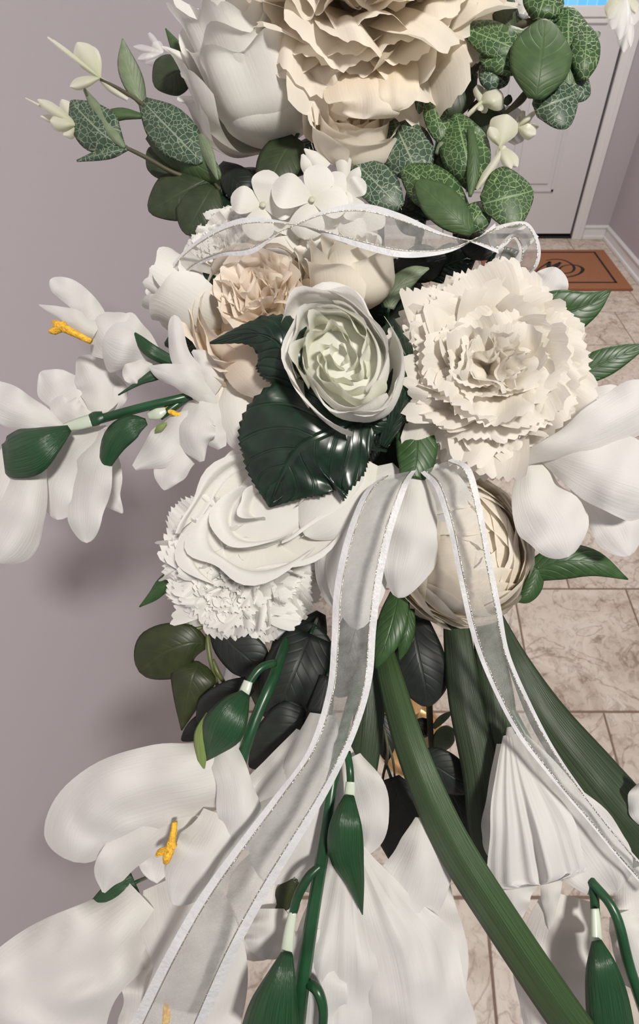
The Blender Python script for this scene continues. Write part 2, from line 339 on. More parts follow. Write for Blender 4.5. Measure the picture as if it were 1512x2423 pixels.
def box(bm, x0, x1, y0, y1, z0, z1):
    v = [bm.verts.new(c) for c in ((x0, y0, z0), (x1, y0, z0), (x1, y1, z0), (x0, y1, z0), (x0, y0, z1), (x1, y0, z1), (x1, y1, z1), (x0, y1, z1))]
    for f in ((3, 2, 1, 0), (4, 5, 6, 7), (0, 1, 5, 4), (1, 2, 6, 5), (2, 3, 7, 6), (3, 0, 4, 7)): bm.faces.new([v[i] for i in f])
def boxobj(name, mat, boxes, parent=None, bevel=0.0, loc=None):
    bm = bmesh.new(); o0 = Vector(loc) if loc else Vector((0, 0, 0))
    for b in boxes: box(bm, b[0] - o0.x, b[1] - o0.x, b[2] - o0.y, b[3] - o0.y, b[4] - o0.z, b[5] - o0.z)
    if bevel: bmesh.ops.bevel(bm, geom=list(bm.edges), offset=bevel, segments=2, affect='EDGES')
    me = bpy.data.meshes.new(name); bm.to_mesh(me); bm.free(); me.materials.append(MATS[mat]); o = link(name, me, parent)
    o.location = o0; return o
def struct(o):
    o['kind'] = 'structure'; return o

# ------------------------------------------------------------------ the room
XL, XR, YF, YB, ZC = -0.475, 1.58, 3.69, -1.6, 2.44
TILE = 0.3687; GY0 = 0.313; GX0 = 0.18
fl = struct(boxobj('floor', 'grout', [(XL - .1, XR + .1, YB, YF + .1, -0.05, -0.0025)]))
tm = {}
def tile_mesh(w, h):
    k = (round(w, 3), round(h, 3))
    if k not in tm:
        bm = bmesh.new(); box(bm, -w / 2, w / 2, -h / 2, h / 2, -0.006, 0)
        bmesh.ops.bevel(bm, geom=[e for e in bm.edges if e.verts[0].co.z > -.001 and e.verts[1].co.z > -.001], offset=0.0015, segments=1, affect='EDGES')
        me = bpy.data.meshes.new('tile'); bm.to_mesh(me); bm.free(); me.materials.append(MATS['stone_tile']); tm[k] = me
    return tm[k]
g = 0.0025
for r in range(-4, 10):
    y0, y1 = GY0 + r * TILE, min(GY0 + (r + 1) * TILE, YF)
    if y1 - y0 < .02: continue
    off = TILE / 2 if r in (0, 6) else 0.0
    for c in range(-3, 6):
        x0, x1 = max(GX0 + off + c * TILE, XL), min(GX0 + off + (c + 1) * TILE, XR)
        if x1 - x0 < 0.02: continue
        o = link('tile', tile_mesh(x1 - x0 - 2 * g, y1 - y0 - 2 * g), fl); o.location = ((x0 + x1) / 2, (y0 + y1) / 2, 0)
DX0, DX1, DZ = 0.40, 1.305, 2.03       # door opening
wl = struct(boxobj('wall_left', 'wall_paint', [(XL - .1, XL, YB, YF, 0, ZC)]))
wr_ = struct(boxobj('wall_right', 'wall_paint', [(XR, XR + .1, 0.6, YF, 0, ZC)]))
wf = struct(boxobj('wall_far', 'wall_paint', [(XL - .1, DX0 - .02, YF, YF + .12, 0, ZC), (DX1 + .02, XR + .1, YF, YF + .12, 0, ZC), (DX0 - .02, DX1 + .02, YF, YF + .12, DZ + .02, ZC)]))
def bb(name, segs): return struct(boxobj(name, 'trim_paint', segs, bevel=0.003))
bh = 0.095
bb('baseboard_left', [(XL, XL + .013, YB, YF, 0, bh), (XL, XL + .019, YB, YF, bh - .02, bh - .006), (XL, XL + .024, YB, YF, 0, .022)])
bb('baseboard_right', [(XR - .013, XR, 0.6, YF - .025, 0, bh), (XR - .019, XR, 0.6, YF - .025, bh - .02, bh - .006), (XR - .026, XR, 0.6, YF - .027, 0, .022)])
bb('baseboard_far', [(DX1 + .09, XR, YF - .013, YF, 0, bh), (DX1 + .09, XR, YF - .019, YF, bh - .02, bh - .006), (DX1 + .09, XR, YF - .026, YF, 0, .022)])
bb('baseboard_far_left', [(XL, DX0 - .09, YF - .013, YF, 0, bh), (XL, DX0 - .09, YF - .026, YF, 0, .022)])
struct(boxobj('trim_1', 'trim_paint', [(DX1 + .012, DX1 + .085, YF - .022, YF, 0, DZ + .08), (DX1 + .055, DX1 + .085, YF - .030, YF - .02, 0, DZ + .08), (DX0 - .085, DX0 - .012, YF - .022, YF, 0, DZ + .08), (DX0 - .085, DX1 + .085, YF - .022, YF, DZ + .012, DZ + .085)], bevel=0.002))
struct(boxobj('door_gap_shade', 'gap_black', [(DX0 - .015, DX1 + .015, YF + .05, YF + .09, 0, DZ + .01), (DX0 - .01, DX1 + .012, YF - .004, YF + .05, 0, .012)]))  # black sheet and strip stand in for the shade in the door gaps
# door: stiles, rails, window in the upper half, raised panel below
wz = far_pt(1380, 20, YF).z
dr = struct(boxobj('door_1', 'door_paint', [(DX0, DX1, YF + .008, YF + .045, .03, wz), (DX0, DX0 + .14, YF + .008, YF + .045, wz, DZ), (DX1 - .125, DX1, YF + .008, YF + .045, wz, DZ), (DX0, DX1, YF + .008, YF + .045, DZ - .14, DZ)], bevel=0.002))
def panel_frame(x0, x1, z0, z1, w):
    return [(x0, x1, YF - .001, YF + .01, z0, z0 + w), (x0, x1, YF - .001, YF + .01, z1 - w, z1), (x0, x0 + w, YF - .001, YF + .01, z0, z1), (x1 - w, x1, YF - .001, YF + .01, z0, z1)]
pz0 = far_pt(1270, 455, YF).z; pz1 = far_pt(1330, 130, YF).z
px1 = far_pt(1310, 450, YF).x; 
for a, b in ((px1 - .33, px1), (px1 - .33 - .075 - .33, px1 - .33 - .075)):
    a = max(a, DX0 + .06)
    o = boxobj('door_panel', 'door_paint', panel_frame(a, b, pz0, pz1, .022) + [(a + .05, b - .05, YF + .0, YF + .01, pz0 + .05, pz1 - .05)], dr, bevel=0.004)
o = boxobj('window_sill', 'trim_paint', [(DX0 + .11, DX1 - .10, YF - .012, YF + .02, wz - .035, wz + .012), (DX0 + .12, DX1 - .11, YF - .004, YF + .02, wz - .06, wz - .035)], dr, bevel=0.004)
o = boxobj('window_pane', 'daylight_glass', [(DX0 + .13, DX1 - .12, YF + .02, YF + .03, wz, DZ - .13)], dr)

# doormat with border and monogram
MX1, MY0, MY1 = 1.49, 2.795, 3.43; MX0 = 0.56
mat_ = thing('doormat', 'brown coir doormat with black border and script monogram before the door', 'doormat', ((MX0 + MX1) / 2, (MY0 + MY1) / 2, 0))
def child_box(name, mat, boxes, parent, bevel=0.0):
    o0 = org(parent); return boxobj(name, mat, [(b[0] - o0.x, b[1] - o0.x, b[2] - o0.y, b[3] - o0.y, b[4] - o0.z, b[5] - o0.z) for b in boxes], parent, bevel)
child_box('mat_body', 'coir', [(MX0, MX1, MY0, MY1, 0.0005, 0.015)], mat_, 0.004)
i0, i1, w = 0.075, 0.0, 0.014
bx0, bx1, by0, by1 = MX0 + .075, MX1 - .078, MY0 + .085, MY1 - .045
child_box('border', 'mat_black', [(bx0, bx1, by0, by0 + w, .0145, .0165), (bx0, bx1, by1 - w, by1, .0145, .0165), (bx0, bx0 + w, by0, by1, .0145, .0165), (bx1 - w, bx1, by0, by1, .0145, .0165)], mat_)
def stroke(parent, name, pts, n=40):
    """flat calligraphic stroke; pts in zoomed photo coordinates (x, y, width)"""
    o0 = org(parent); vs = []
    f = lambda x, y: floor_pt(1150 + x / 4.177, 480 + y / 4.177, 0.0165)
    for j in range(n + 1):
        x, y, w = cr(pts, j / n); xa, ya = cr(pts, max(0, j / n - .01))[:2]; xb, yb = cr(pts, min(1, j / n + .01))[:2]
        a = f(xa, ya); b = f(xb, yb); t = (b - a); t.z = 0; t.normalize(); nn = Vector((-t.y, t.x, 0)); c = f(x, y)
        ww = w * 0.00062
        for s in (-1, 1):
            vs.append(c + nn * ww * s - o0); 
        for s in (-1, 1):
            q = c + nn * ww * s - o0; q.z -= 0.0018; vs.append(q)
    fs = []
    for j in range(n):
        a = 4 * j; b = a + 4
        fs += [(a, b, b + 1, a + 1), (a, a + 2, b + 2, b), (a + 1, b + 1, b + 3, a + 3)]
    return link(name, mesh_from(name, vs, fs, 'mat_black', smooth=False), parent)
stroke(mat_, 'monogram_swirl', [(590, 568, 3), (680, 556, 8), (770, 566, 9), (840, 600, 10), (872, 640, 15), (850, 680, 10), (780, 695, 9), (728, 680, 17), (724, 650, 14), (770, 622, 6), (850, 610, 6), (930, 628, 12), (957, 660, 20), (920, 700, 12), (830, 728, 9), (740, 735, 7), (690, 722, 3)], 90)
stroke(mat_, 'monogram_letter', [(480, 700, 6), (520, 655, 8), (580, 612, 10), (632, 580, 12)], 20)
stroke(mat_, 'monogram_letter', [(632, 580, 16), (618, 625, 24), (620, 655, 14)], 16)
stroke(mat_, 'monogram_letter', [(610, 660, 6), (660, 618, 8), (735, 588, 11)], 16)
stroke(mat_, 'monogram_letter', [(735, 588, 16), (690, 630, 24), (650, 672, 14)], 16)

# ------------------------------------------------------------------ stand and foam
SX, SY = 0.022, 0.25
foam_c = P(905, 960, 0.36)
st = thing('flower_stand', 'tall polished gold metal stand glimpsed below the flowers among dark leaves', 'stand', (SX, SY, 0))
def lathe(parent, name, mat, prof, sides=40, label=None):
    vs = [(r * math.cos(2 * PI * i / sides), r * math.sin(2 * PI * i / sides), z) for r, z in prof for i in range(sides)]
    n = len(prof) - 1
    fs = [(j * sides + i, j * sides + (i + 1) % sides, (j + 1) * sides + (i + 1) % sides, (j + 1) * sides + i) for j in range(n) for i in range(sides)]
    fs += [tuple(range(sides - 1, -1, -1)), tuple(n * sides + i for i in range(sides))]
    return link(name, mesh_from(name, vs, fs, mat), parent)
lathe(st, 'base', 'gold', [(.085, 0.0), (.088, .004), (.086, .010), (.07, .016), (.03, .024), (.02, .04)])
lathe(st, 'column', 'gold', [(.016, .03), (.016, .3), (.019, .31), (.019, .325), (.016, .335), (.016, foam_c.z - .13)])
lathe(st, 'cup', 'gold', [(.016, foam_c.z - .14), (.03, foam_c.z - .13), (.05, foam_c.z - .10), (.052, foam_c.z - .09)])
bm = bmesh.new(); bmesh.ops.create_icosphere(bm, subdivisions=4, radius=1.0)
for v in bm.verts:
    d = v.co.normalized(); k = 1 + .12 * mnoise.noise(d * 2.5) + .05 * mnoise.noise(d * 9)
    q = RV * d.x * .062 + FV * d.y * .042 + DV * d.z * .118; v.co = q * k
me = bpy.data.meshes.new('floral_foam'); bm.to_mesh(me); bm.free(); me.materials.append(MATS['foam']); me.polygons.foreach_set('use_smooth', [True] * len(me.polygons))
o = link('floral_foam', me); o.location = foam_c; tag(o, 'dark green floral foam core hidden in the gaps behind the flowers', 'foam')  # unseen core that takes the stems, also added to keep the gaps dark

#@@FLOWERS@@
# ------------------------------------------------------------------ flower builders
def flower_root(name, label, cat, x, y, d, axis, spin=0.0, group=None, stretch=None):
    r = thing(name, label, cat, P(x, y, d), group)
    q = axw(axis).to_track_quat('Z', 'Y') @ Quaternion((0, 0, 1), spin)
    r.rotation_mode = 'QUATERNION'; r.rotation_quaternion = q
    if stretch: r.scale = stretch
    return r
def add_local(root, name, me, rz=0.0, tilt=0.0, loc=(0, 0, 0), scale=1.0):
    o = link(name, me, root); o.rotation_euler = (0, tilt, rz); o.location = loc; o.scale = (scale,) * 3; return o
def cup_petal(mat, R, a, h, flare, dth, seed, round_=0.3, spiral=0.10, ruf=0.02, nu=14, nv=12, lip=0.0, waist=.75, pinch=0.0):
    rng = random.Random(seed); ph = rng.uniform(0, 6.28); ph2 = rng.uniform(0, 6.28); k1 = rng.uniform(2, 4)
    prof = [(.03, 0.0), (a * waist * .8, h * .10), (a * .98, h * .38), (a * 1.0, h * .66), (a * (1 - .10 + flare * .5), h * .88), (a * (1 - .10 + flare), h * (1 - lip))]
    vs, uv, uvm = [], [], []
    for j in range(nv + 1):
        v = j / nv
        for i in range(nu + 1):
            s = -1 + 2 * i / nu; vv = v * (1 - round_ * abs(s) ** 2.6)
            r, z = cr(prof, vv)
            wdt = .45 + .55 * math.sin(min(1, vv * 1.5) * PI / 2)
            th = s * dth * wdt
            r += a * (spiral * s + ruf * vv ** 2 * (math.sin(k1 * s * 2 + ph) + .6 * math.sin(s * 7 + ph2))) - pinch * a * vv ** 3 * abs(s) ** 2
            z += h * ruf * .7 * vv ** 3 * math.sin(k1 * 2.3 * s + ph2)
            r *= R; z *= R
            vs.append((r * math.cos(th), r * math.sin(th), z)); uv.append((s, vv)); uvm.append((s * dth * a * R * 100, vv * h * R * 130))
    return mesh_from('petal', vs, gridfaces(nu, nv), mat, uv, uvm)
def globe_petal(mat, R, rho, ptop, dth, seed, lift=.06, nu=12, nv=12, round_=.3, ruf=.02):
    rng = random.Random(seed); ph = rng.uniform(0, 6.28); ph2 = rng.uniform(0, 6.28); vs, uv, uvm = [], [], []
    for j in range(nv + 1):
        v = j / nv
        for i in range(nu + 1):
            s = -1 + 2 * i / nu; pol = math.radians(172) + (math.radians(ptop) - math.radians(172)) * v * (1 - round_ * abs(s) ** 2.4 * (1 - ptop / 170))
            r = rho + lift * v ** 4 + .05 * s * rho + ruf * v ** 2 * (math.sin(4 * s + ph) + .5 * math.sin(9 * s + ph2))
            th = s * dth * (.35 + .65 * math.sin(min(1, v * 1.3) * PI / 2)) / max(.35, math.sin(max(pol, .3))) ** .5
            vs.append((R * r * math.sin(pol) * math.cos(th), R * r * math.sin(pol) * math.sin(th), R * (.9 - r * math.cos(pol) * -1.0) if False else R * (.85 + r * math.cos(pol))))
            uv.append((s, v)); uvm.append((s * dth * R * 100, v * R * 250))
    return mesh_from('petal', vs, gridfaces(nu, nv), mat, uv, uvm)
def ranunculus(root, mats, R, rings, seed=1):
    rng = random.Random(seed); t0 = 0
    for ri, (n, rho, ptop, dth) in enumerate(rings):
        t0 += rng.uniform(.3, .9)
        for k in range(n):
            me = globe_petal(mats[(ri + k) % len(mats)], R, rho * rng.uniform(.985, 1.015), ptop * rng.uniform(.9, 1.1) + rng.uniform(-2, 2), dth * rng.uniform(.9, 1.1), seed * 90 + ri * 9 + k)
            add_local(root, 'petal', me, t0 + 2 * PI * k / n + rng.uniform(-.15, .15))
def rose(root, mat, R, rings, seed=1, **kw):
    rng = random.Random(seed); th = rng.uniform(0, 6.28)
    for ri, (n, a, h, flare, dth, z0, lip) in enumerate(rings):
        th += rng.uniform(.3, 1.0)
        for k in range(n):
            me = cup_petal(mat if isinstance(mat, str) else mat[min(ri, len(mat) - 1)], R, a * rng.uniform(.96, 1.04), h * rng.uniform(.95, 1.05), flare * rng.uniform(.8, 1.2), dth, seed * 100 + ri * 10 + k, lip=lip, **kw)
            add_local(root, 'petal', me, th + 2 * PI * k / n + rng.uniform(-.12, .12), 0, (0, 0, z0 * R))
def fan_petal(mat, L_, W, p0, p1, A, k, teeth, seed, nu=30, nv=9, base=.14, tooth=.05, rnd=.16, cup=.25, crumple=.10):
    rng = random.Random(seed); ph = rng.uniform(0, 6.28); ph2 = rng.uniform(0, 6.28); sk = rng.uniform(-.15, .15)
    cl = [(0.0, 0.0, p0)]; M = 24
    for m in range(M):
        ang = p0 + (p1 - p0) * ((m + .5) / M) ** 1.2; x, z, _ = cl[-1]; cl.append((x + math.sin(ang) * L_ / M, z + math.cos(ang) * L_ / M, ang))
    vs, uv, uvm = [], [], []
    for j in range(nv + 1):
        v = j / nv
        for i in range(nu + 1):
            s = -1 + 2 * i / nu
            vv = v * (1 - rnd * abs(s) ** 2.2 + .05 * math.sin(3 * s + ph)); ext = 0.0
            if vv > 1: ext = vv - 1; vv = 1
            f = vv * M; a = min(int(f), M - 1); f -= a
            x = cl[a][0] + (cl[a + 1][0] - cl[a][0]) * f; z = cl[a][1] + (cl[a + 1][1] - cl[a][1]) * f; ang = cl[a + 1][2]
            if j == nv and teeth: ext += tooth * (.5 + .5 * math.cos(s * teeth * PI)) * rng.uniform(.7, 1.2)
            x += math.sin(ang) * ext * L_; z += math.cos(ang) * ext * L_
            w = W * (base + (1 - base) * math.sin(min(1, v * 1.05) * PI / 2))
            dn = A * L_ * v ** 1.6 * (math.sin(k * s * PI + ph) + .35 * math.sin(2.3 * k * s * PI + ph2)) - cup * w * s * s + crumple * L_ * v * mnoise.noise(Vector((s * 2.2 + seed * 3.7, v * 2.4, seed * 1.3)))
            x += math.cos(ang) * dn; z -= math.sin(ang) * dn
            y = w * (s + sk * v * (1 - s * s)) * (1 - .12 * A * 10)
            vs.append((x, y, z)); uv.append((s, min(1, v))); uvm.append((s * w * 100, v * L_ * 100))
    return mesh_from('petal', vs, gridfaces(nu, nv), mat, uv, uvm)
def carnation(root, mat, R, rings, seed=1, **kw):
    """rings: (n, length, width, p0 deg, p1 deg, ruffle, waves, teeth)"""
    rng = random.Random(seed)
    for ri, (n, L_, W, p0, p1, A, k, teeth, *z0) in enumerate(rings):
        var = [fan_petal(mat, L_ * R, W * R, math.radians(p0), math.radians(p1), A, k, teeth, seed * 50 + ri * 5 + q, **kw) for q in range(4)]
        for q in range(n):
            o = add_local(root, 'petal', var[q % 4], 2 * PI * (q + .37 * ri) / n + rng.uniform(-.2, .2), math.radians(rng.uniform(-9, 9)), (0, 0, (z0[0] if z0 else 0) * R), rng.uniform(.92, 1.06))
def core(root, mat, R, a, z0, z1, seed=0):
    """crumpled petal-coloured dome added inside a flower to hide dark gaps between petals"""
    vs, uv, fs = [(0, 0, z1 * R)], [(0, 1)], []; nr, ns = 8, 24
    for j in range(1, nr + 1):
        t = j / nr
        for i in range(ns):
            an = 2 * PI * i / ns; k = 1 + .10 * mnoise.noise(Vector((math.cos(an) * 2 + seed, math.sin(an) * 2, t * 3)))
            vs.append((a * R * math.sin(t * PI / 2) * math.cos(an) * k, a * R * math.sin(t * PI / 2) * math.sin(an) * k, R * (z0 + (z1 - z0) * math.cos(t * PI / 2) * k))); uv.append((0, 1 - t * .6))
    fs += [(0, 1 + i, 1 + (i + 1) % ns) for i in range(ns)]
    for j in range(nr - 1):
        fs += [(1 + j * ns + i, 1 + (j + 1) * ns + i, 1 + (j + 1) * ns + (i + 1) % ns, 1 + j * ns + (i + 1) % ns) for i in range(ns)]
    return link('heart_filler', mesh_from('heart_filler', vs, fs, mat, uv), root)
CARN = [(9, 1.04, .56, 40, 114, .030, 1.5, 15, 0), (9, .99, .55, 38, 106, .035, 1.5, 15, .05), (9, .92, .54, 36, 98, .045, 1.5, 15, .10), (8, .83, .50, 33, 90, .055, 1.5, 15, .16), (8, .73, .47, 30, 82, .065, 1.5, 14, .22),
        (7, .62, .44, 26, 72, .075, 1.4, 13, .28), (6, .51, .40, 20, 60, .085, 1.4, 12, .34), (5, .42, .36, 12, 40, .095, 1.3, 11, .40), (4, .34, .30, 0, 14, .10, 1.2, 10, .44)]
def stem_to_foam(root, x, y, d, rpx=9, mat='stem_green'):
    """stem from a flower's base back into the foam (world straight tube, counter-rotated under its root)"""
    a = P(x, y, d); b = foam_c + (a - foam_c) * 0.15
    pts = [(*a, rpx * d / FPX), (*(a.lerp(b, .5) + Vector((0, .006, -.008))), rpx * d / FPX), (*b, rpx * d / FPX)]
    o = tube(None, 'stem', mat, pts, world=True); inv = (Matrix.Translation(root.location) @ root.rotation_quaternion.to_matrix().to_4x4() @ Matrix.Diagonal((*root.scale, 1))).inverted()
    o.data.transform(inv); o.parent = root

# ------------------------------------------------------------------ large flowers
S = lambda px, d: px * d / FPX       # photo pixels at a depth to metres
# 1 upper white rose
r = flower_root('white_rose', 'large white rose with wrapped petals at upper left above the eucalyptus', 'rose', 645, 350, .335, (-.24, -.68, .68), .4)
R = S(134, .315)
rose(r, 'white_petal', R, [(2, .20, 1.84, .10, 1.7, .05, 0), (3, .38, 1.90, .14, 1.4, .03, .0), (3, .56, 1.92, .18, 1.3, .02, .02), (4, .72, 1.84, .20, 1.1, .01, .03), (4, .85, 1.66, .22, 1.1, .0, .05), (4, .95, 1.40, .18, 1.1, -.01, .05), (3, 1.0, 1.05, .12, 1.2, -.03, .04)], seed=19, round_=.40, ruf=.10, spiral=.2, nu=22, nv=18, pinch=.04)
stem_to_foam(r, 640, 357, .34)
# 2 large cream peony-like carnation at the top
r = flower_root('cream_carnation', 'largest cream flower with ruffled ragged petals at the top edge', 'carnation', 885, 100, .325, (-.02, -.14, .98), .2)
R = S(325, .30)
carnation(r, 'cream_petal', R, [(n - 1, l, w * 1.1, a, b - 2, A * 1.0, k * 1.3, 13, z) for n, l, w, a, b, A, k, t, z in CARN], seed=5, tooth=.025, base=.28, crumple=.18, nu=52, nv=14)
core(r, 'cream_petal', R, .36, .0, .52, 2)
HANG = r
stem_to_foam(r, 895, 80, .33)
# 2b white flower to its right
r = flower_root('white_peony', 'pale white flower half hidden between the top cream carnation and eucalyptus', 'peony', 1085, 105, .345, (.25, -.25, .9), 1.0)
R = S(140, .33)
rose(r, 'white_petal', R, [(3, .3, .8, .1, 1.3, 0, 0), (4, .6, .85, .2, 1.1, 0, 0), (5, .9, .8, .35, .95, 0, .05), (5, 1.0, .62, .55, .95, -.03, .1)], seed=23, ruf=.07)
stem_to_foam(r, 1085, 110, .35)
# 3 cream rose below it
r = flower_root('cream_rose', 'cream cupped rose tucked between top carnation and white hydrangea', 'rose', 835, 375, .315, (.12, -.42, .9), 2.1)
R = S(106, .30)
rose(r, ['cream_petal', 'cream_petal', 'cream_petal', 'ivory_petal'], R, [(2, .16, .85, .1, 1.8, .0, 0), (3, .34, .92, .1, 1.3, 0, 0), (4, .55, .95, .12, 1.1, 0, 0), (4, .76, .95, .16, 1.05, 0, 0), (5, .95, .9, .2, .95, -.02, .03)], seed=31, ruf=.04)
core(r, 'cream_petal', R, .7, .35, .62, 7)
stem_to_foam(r, 835, 380, .32)
# 4 white carnation under the ribbon, and rosebud at its left
r = flower_root('white_carnation', 'small white frilled carnation half under the arched sheer ribbon', 'carnation', 560, 612, .325, (-.15, .05, .98), .3)
carnation(r, 'white_petal', S(105, .31), CARN, seed=8, nu=32, nv=8, base=.28, tooth=.04, crumple=.14)
core(r, 'white_petal', S(105, .31), .36, .0, .52, 3)
stem_to_foam(r, 560, 615, .33)
r = flower_root('white_rosebud', 'smooth white rosebud leaning left, below ribbon start', 'rose', 560, 770, .318, (-.80, -.42, .42), .9)
R = S(88, .30)
rose(r, 'white_petal', R, [(2, .3, 2.2, .0, 1.8, 0, 0), (3, .6, 2.25, .05, 1.25, 0, 0), (3, .85, 2.25, .1, 1.2, 0, 0), (3, 1.0, 2.0, .22, 1.2, 0, .03)], seed=41, round_=.4, ruf=.03)
stem_to_foam(r, 560, 775, .32)
# 5 peach peony in the middle, cream rose to its right
r = flower_root('peach_peony', 'peach peony with crumpled inner petals in the middle, behind dark leaves', 'peony', 655, 768, .309, (-.10, -.30, .95), .5)
R = S(186, .29)
rose(r, 'peach_petal', R, [(5, .84, .66, -.04, .98, 0, 0), (5, .95, .60, .04, .95, -.01, .0), (5, 1.04, .48, .12, .95, -.02, .03)], seed=51, ruf=.06)
carnation(r, 'peach_petal', R, [(9, .92, .36, 30, 62, .05, 1.4, 0), (9, .88, .36, 20, 44, .06, 1.5, 0), (8, .86, .34, 10, 28, .07, 1.6, 0), (6, .84, .30, 2, 12, .07, 1.6, 0)], seed=52, nu=20, nv=10, base=.3, crumple=.18)
core(r, 'peach_petal', R, .7, .05, .55, 5)
stem_to_foam(r, 655, 780, .32)
pp = thing('peach_rose', 'peach rose seen from the side, between two dark serrated leaves', 'rose', P(600, 850, .29))
sheet(pp, 'petal', 'peach_petal', [(535, 805, .278, 24), (575, 840, .265, 64), (620, 890, .262, 66), (650, 935, .266, 30)], cup=.6, ruf=.12, serr=.03, teeth=14, seed=3)
sheet(pp, 'petal', 'peach_petal', [(560, 790, .282, 25), (570, 850, .284, 60), (580, 920, .286, 55), (600, 965, .29, 25)], cup=.6, seed=4, rend=.3)
sheet(pp, 'petal', 'ivory_petal', [(520, 860, .286, 20), (515, 920, .283, 32), (535, 1000, .282, 40), (575, 1060, .285, 20)], cup=.5, rend=.3, seed=5)
sheet(pp, 'petal', 'white_petal', [(545, 900, .284, 15), (555, 960, .277, 46), (575, 1030, .276, 42), (590, 1075, .28, 20)], cup=.5, rend=.3, seed=6)
tube(pp, 'stem', 'stem_green', [(620, 900, .292, 9), (700, 920, .31, 9), (800, 940, .335, 9)])
r = flower_root('ivory_rose', 'ivory rose with upright petals just above the central white bud', 'rose', 835, 735, .305, (-.05, -.75, .66), 1.2)
R = S(104, .29)
rose(r, ['cream_petal', 'ivory_petal', 'ivory_petal'], R, [(2, .25, 1.5, .0, 1.7, 0, 0), (3, .5, 1.55, .05, 1.3, 0, 0), (4, .8, 1.55, .08, 1.05, 0, 0), (4, 1.0, 1.4, .16, 1.0, 0, .03)], seed=61, ruf=.04, round_=.42)
core(r, 'ivory_petal', R, .7, .8, 1.15, 8)
stem_to_foam(r, 835, 740, .31)
# 6 central white bud
r = flower_root('white_rose', 'greenish-white half-open rosebud at the centre, above the serrated leaf', 'rose', 822, 880, .262, (-.04, -.10, .99), .55, stretch=(1, 1.36, 1))
R = S(128, .245)
rose(r, 'bud_petal', R, [(2, .15, .98, .08, 1.6, .0, 0), (2, .32, 1.0, .06, 1.5, .0, 0), (3, .48, 1.02, .04, 1.2, .0, 0), (3, .64, 1.05, .04, 1.2, .0, 0)], seed=71, ruf=.13, spiral=.28, nu=18)
rose(r, ['white_petal'], R, [(3, .74, 1.05, .05, 1.25, 0, 0), (3, .85, 1.0, .08, 1.25, 0, 0), (3, .96, .90, .12, 1.25, -.02, .02)], seed=74, ruf=.05, spiral=.16, nu=18)
core(r, 'bud_petal', R, .74, .45, .72, 6)
stem_to_foam(r, 830, 900, .265)
bud = r
# 7 big right carnation
r = flower_root('ivory_carnation', 'big ivory carnation with toothed petal edges right of the central bud', 'carnation', 1132, 908, .305, (-.02, -.06, 1), .15)
carnation(r, 'carnation_petal', S(268, .27), CARN, seed=9, nu=44, nv=12, base=.28, tooth=.05, crumple=.18)
core(r, 'carnation_petal', S(268, .27), .36, .0, .52, 1)
stem_to_foam(r, 1178, 875, .31)
# 8 lower white open rose
r = flower_root('white_rose', 'wide open white rose lying on the lower white carnation', 'rose', 655, 1188, .276, (-.10, -.28, .95), .8, stretch=(1.16, .80, 1))
R = S(178, .265)
rose(r, 'white_petal', R, [(2, .26, .40, .30, 1.3, .06, 0), (2, .60, .42, .34, 1.35, .0, .06), (3, .90, .30, .26, 1.25, -.03, .1), (4, 1.03, .18, .20, 1.1, -.08, .12)], seed=88, ruf=.075, spiral=.24, round_=.2, nu=24, nv=16)
core(r, 'white_petal', R, .7, .02, .24, 9)
def rooted(root, name, mat, ctrl, **kw):
    t = thing('tmp', 'tmp tmp tmp tmp', 'tmp', (0, 0, 0)); o = sheet(t, name, mat, ctrl, **kw)
    inv = (Matrix.Translation(root.location) @ root.rotation_quaternion.to_matrix().to_4x4() @ Matrix.Diagonal((*root.scale, 1))).inverted()
    o.data.transform(inv); o.parent = root; bpy.data.objects.remove(t); return o
rooted(r, 'petal', 'white_petal', [(850, 1085, .266, 46), (815, 1150, .259, 82), (770, 1215, .258, 78), (722, 1268, .262, 48)], rend=.3, cup=.35, wav=.1)
rooted(r, 'petal', 'white_petal', [(870, 1090, .272, 40), (840, 1150, .266, 60), (790, 1190, .266, 60)], rend=.3, cup=.35, wav=.1)
for c in ([(870, 120, .290, 40), (850, 180, .276, 80), (862, 235, .272, 82), (860, 282, .276, 66)], [(900, 120, .288, 40), (925, 180, .274, 62), (930, 225, .272, 52), (928, 262, .276, 40)], [(790, 90, .292, 40), (770, 130, .280, 70), (775, 170, .277, 62), (785, 205, .280, 46)], [(1000, 80, .295, 40), (1050, 110, .285, 60), (1075, 140, .284, 56), (1085, 165, .288, 40)]):
    rooted(HANG, 'petal', 'cream_petal', c, cup=.35, ruf=.22, rf=1.3, wav=.25, pleat=.10, pk=3, nu=28, nv=32, rend=.12, seed=int(c[0][0]))
rooted(bud, 'petal', 'white_petal', [(820, 880, .262, 90), (795, 790, .258, 98), (775, 720, .255, 80), (762, 668, .255, 50)], rend=.3, cup=.35, wav=.1)
stem_to_foam(r, 660, 1200, .285)
# 9 lower white carnation
r = flower_root('white_carnation', 'white frilly carnation at lower left, under the open rose', 'carnation', 604, 1312, .316, (-.02, .22, .97), .6)
carnation(r, 'white_petal', S(214, .275), [(n + 1, l, w * .9, a, b + 6, A, k * 1.15, t + 2, z * 1.15) for n, l, w, a, b, A, k, t, z in CARN], seed=10, nu=52, nv=12, base=.30, tooth=.06, crumple=.15)
core(r, 'white_petal', S(206, .275), .36, .0, .55, 4)
stem_to_foam(r, 590, 1340, .315)
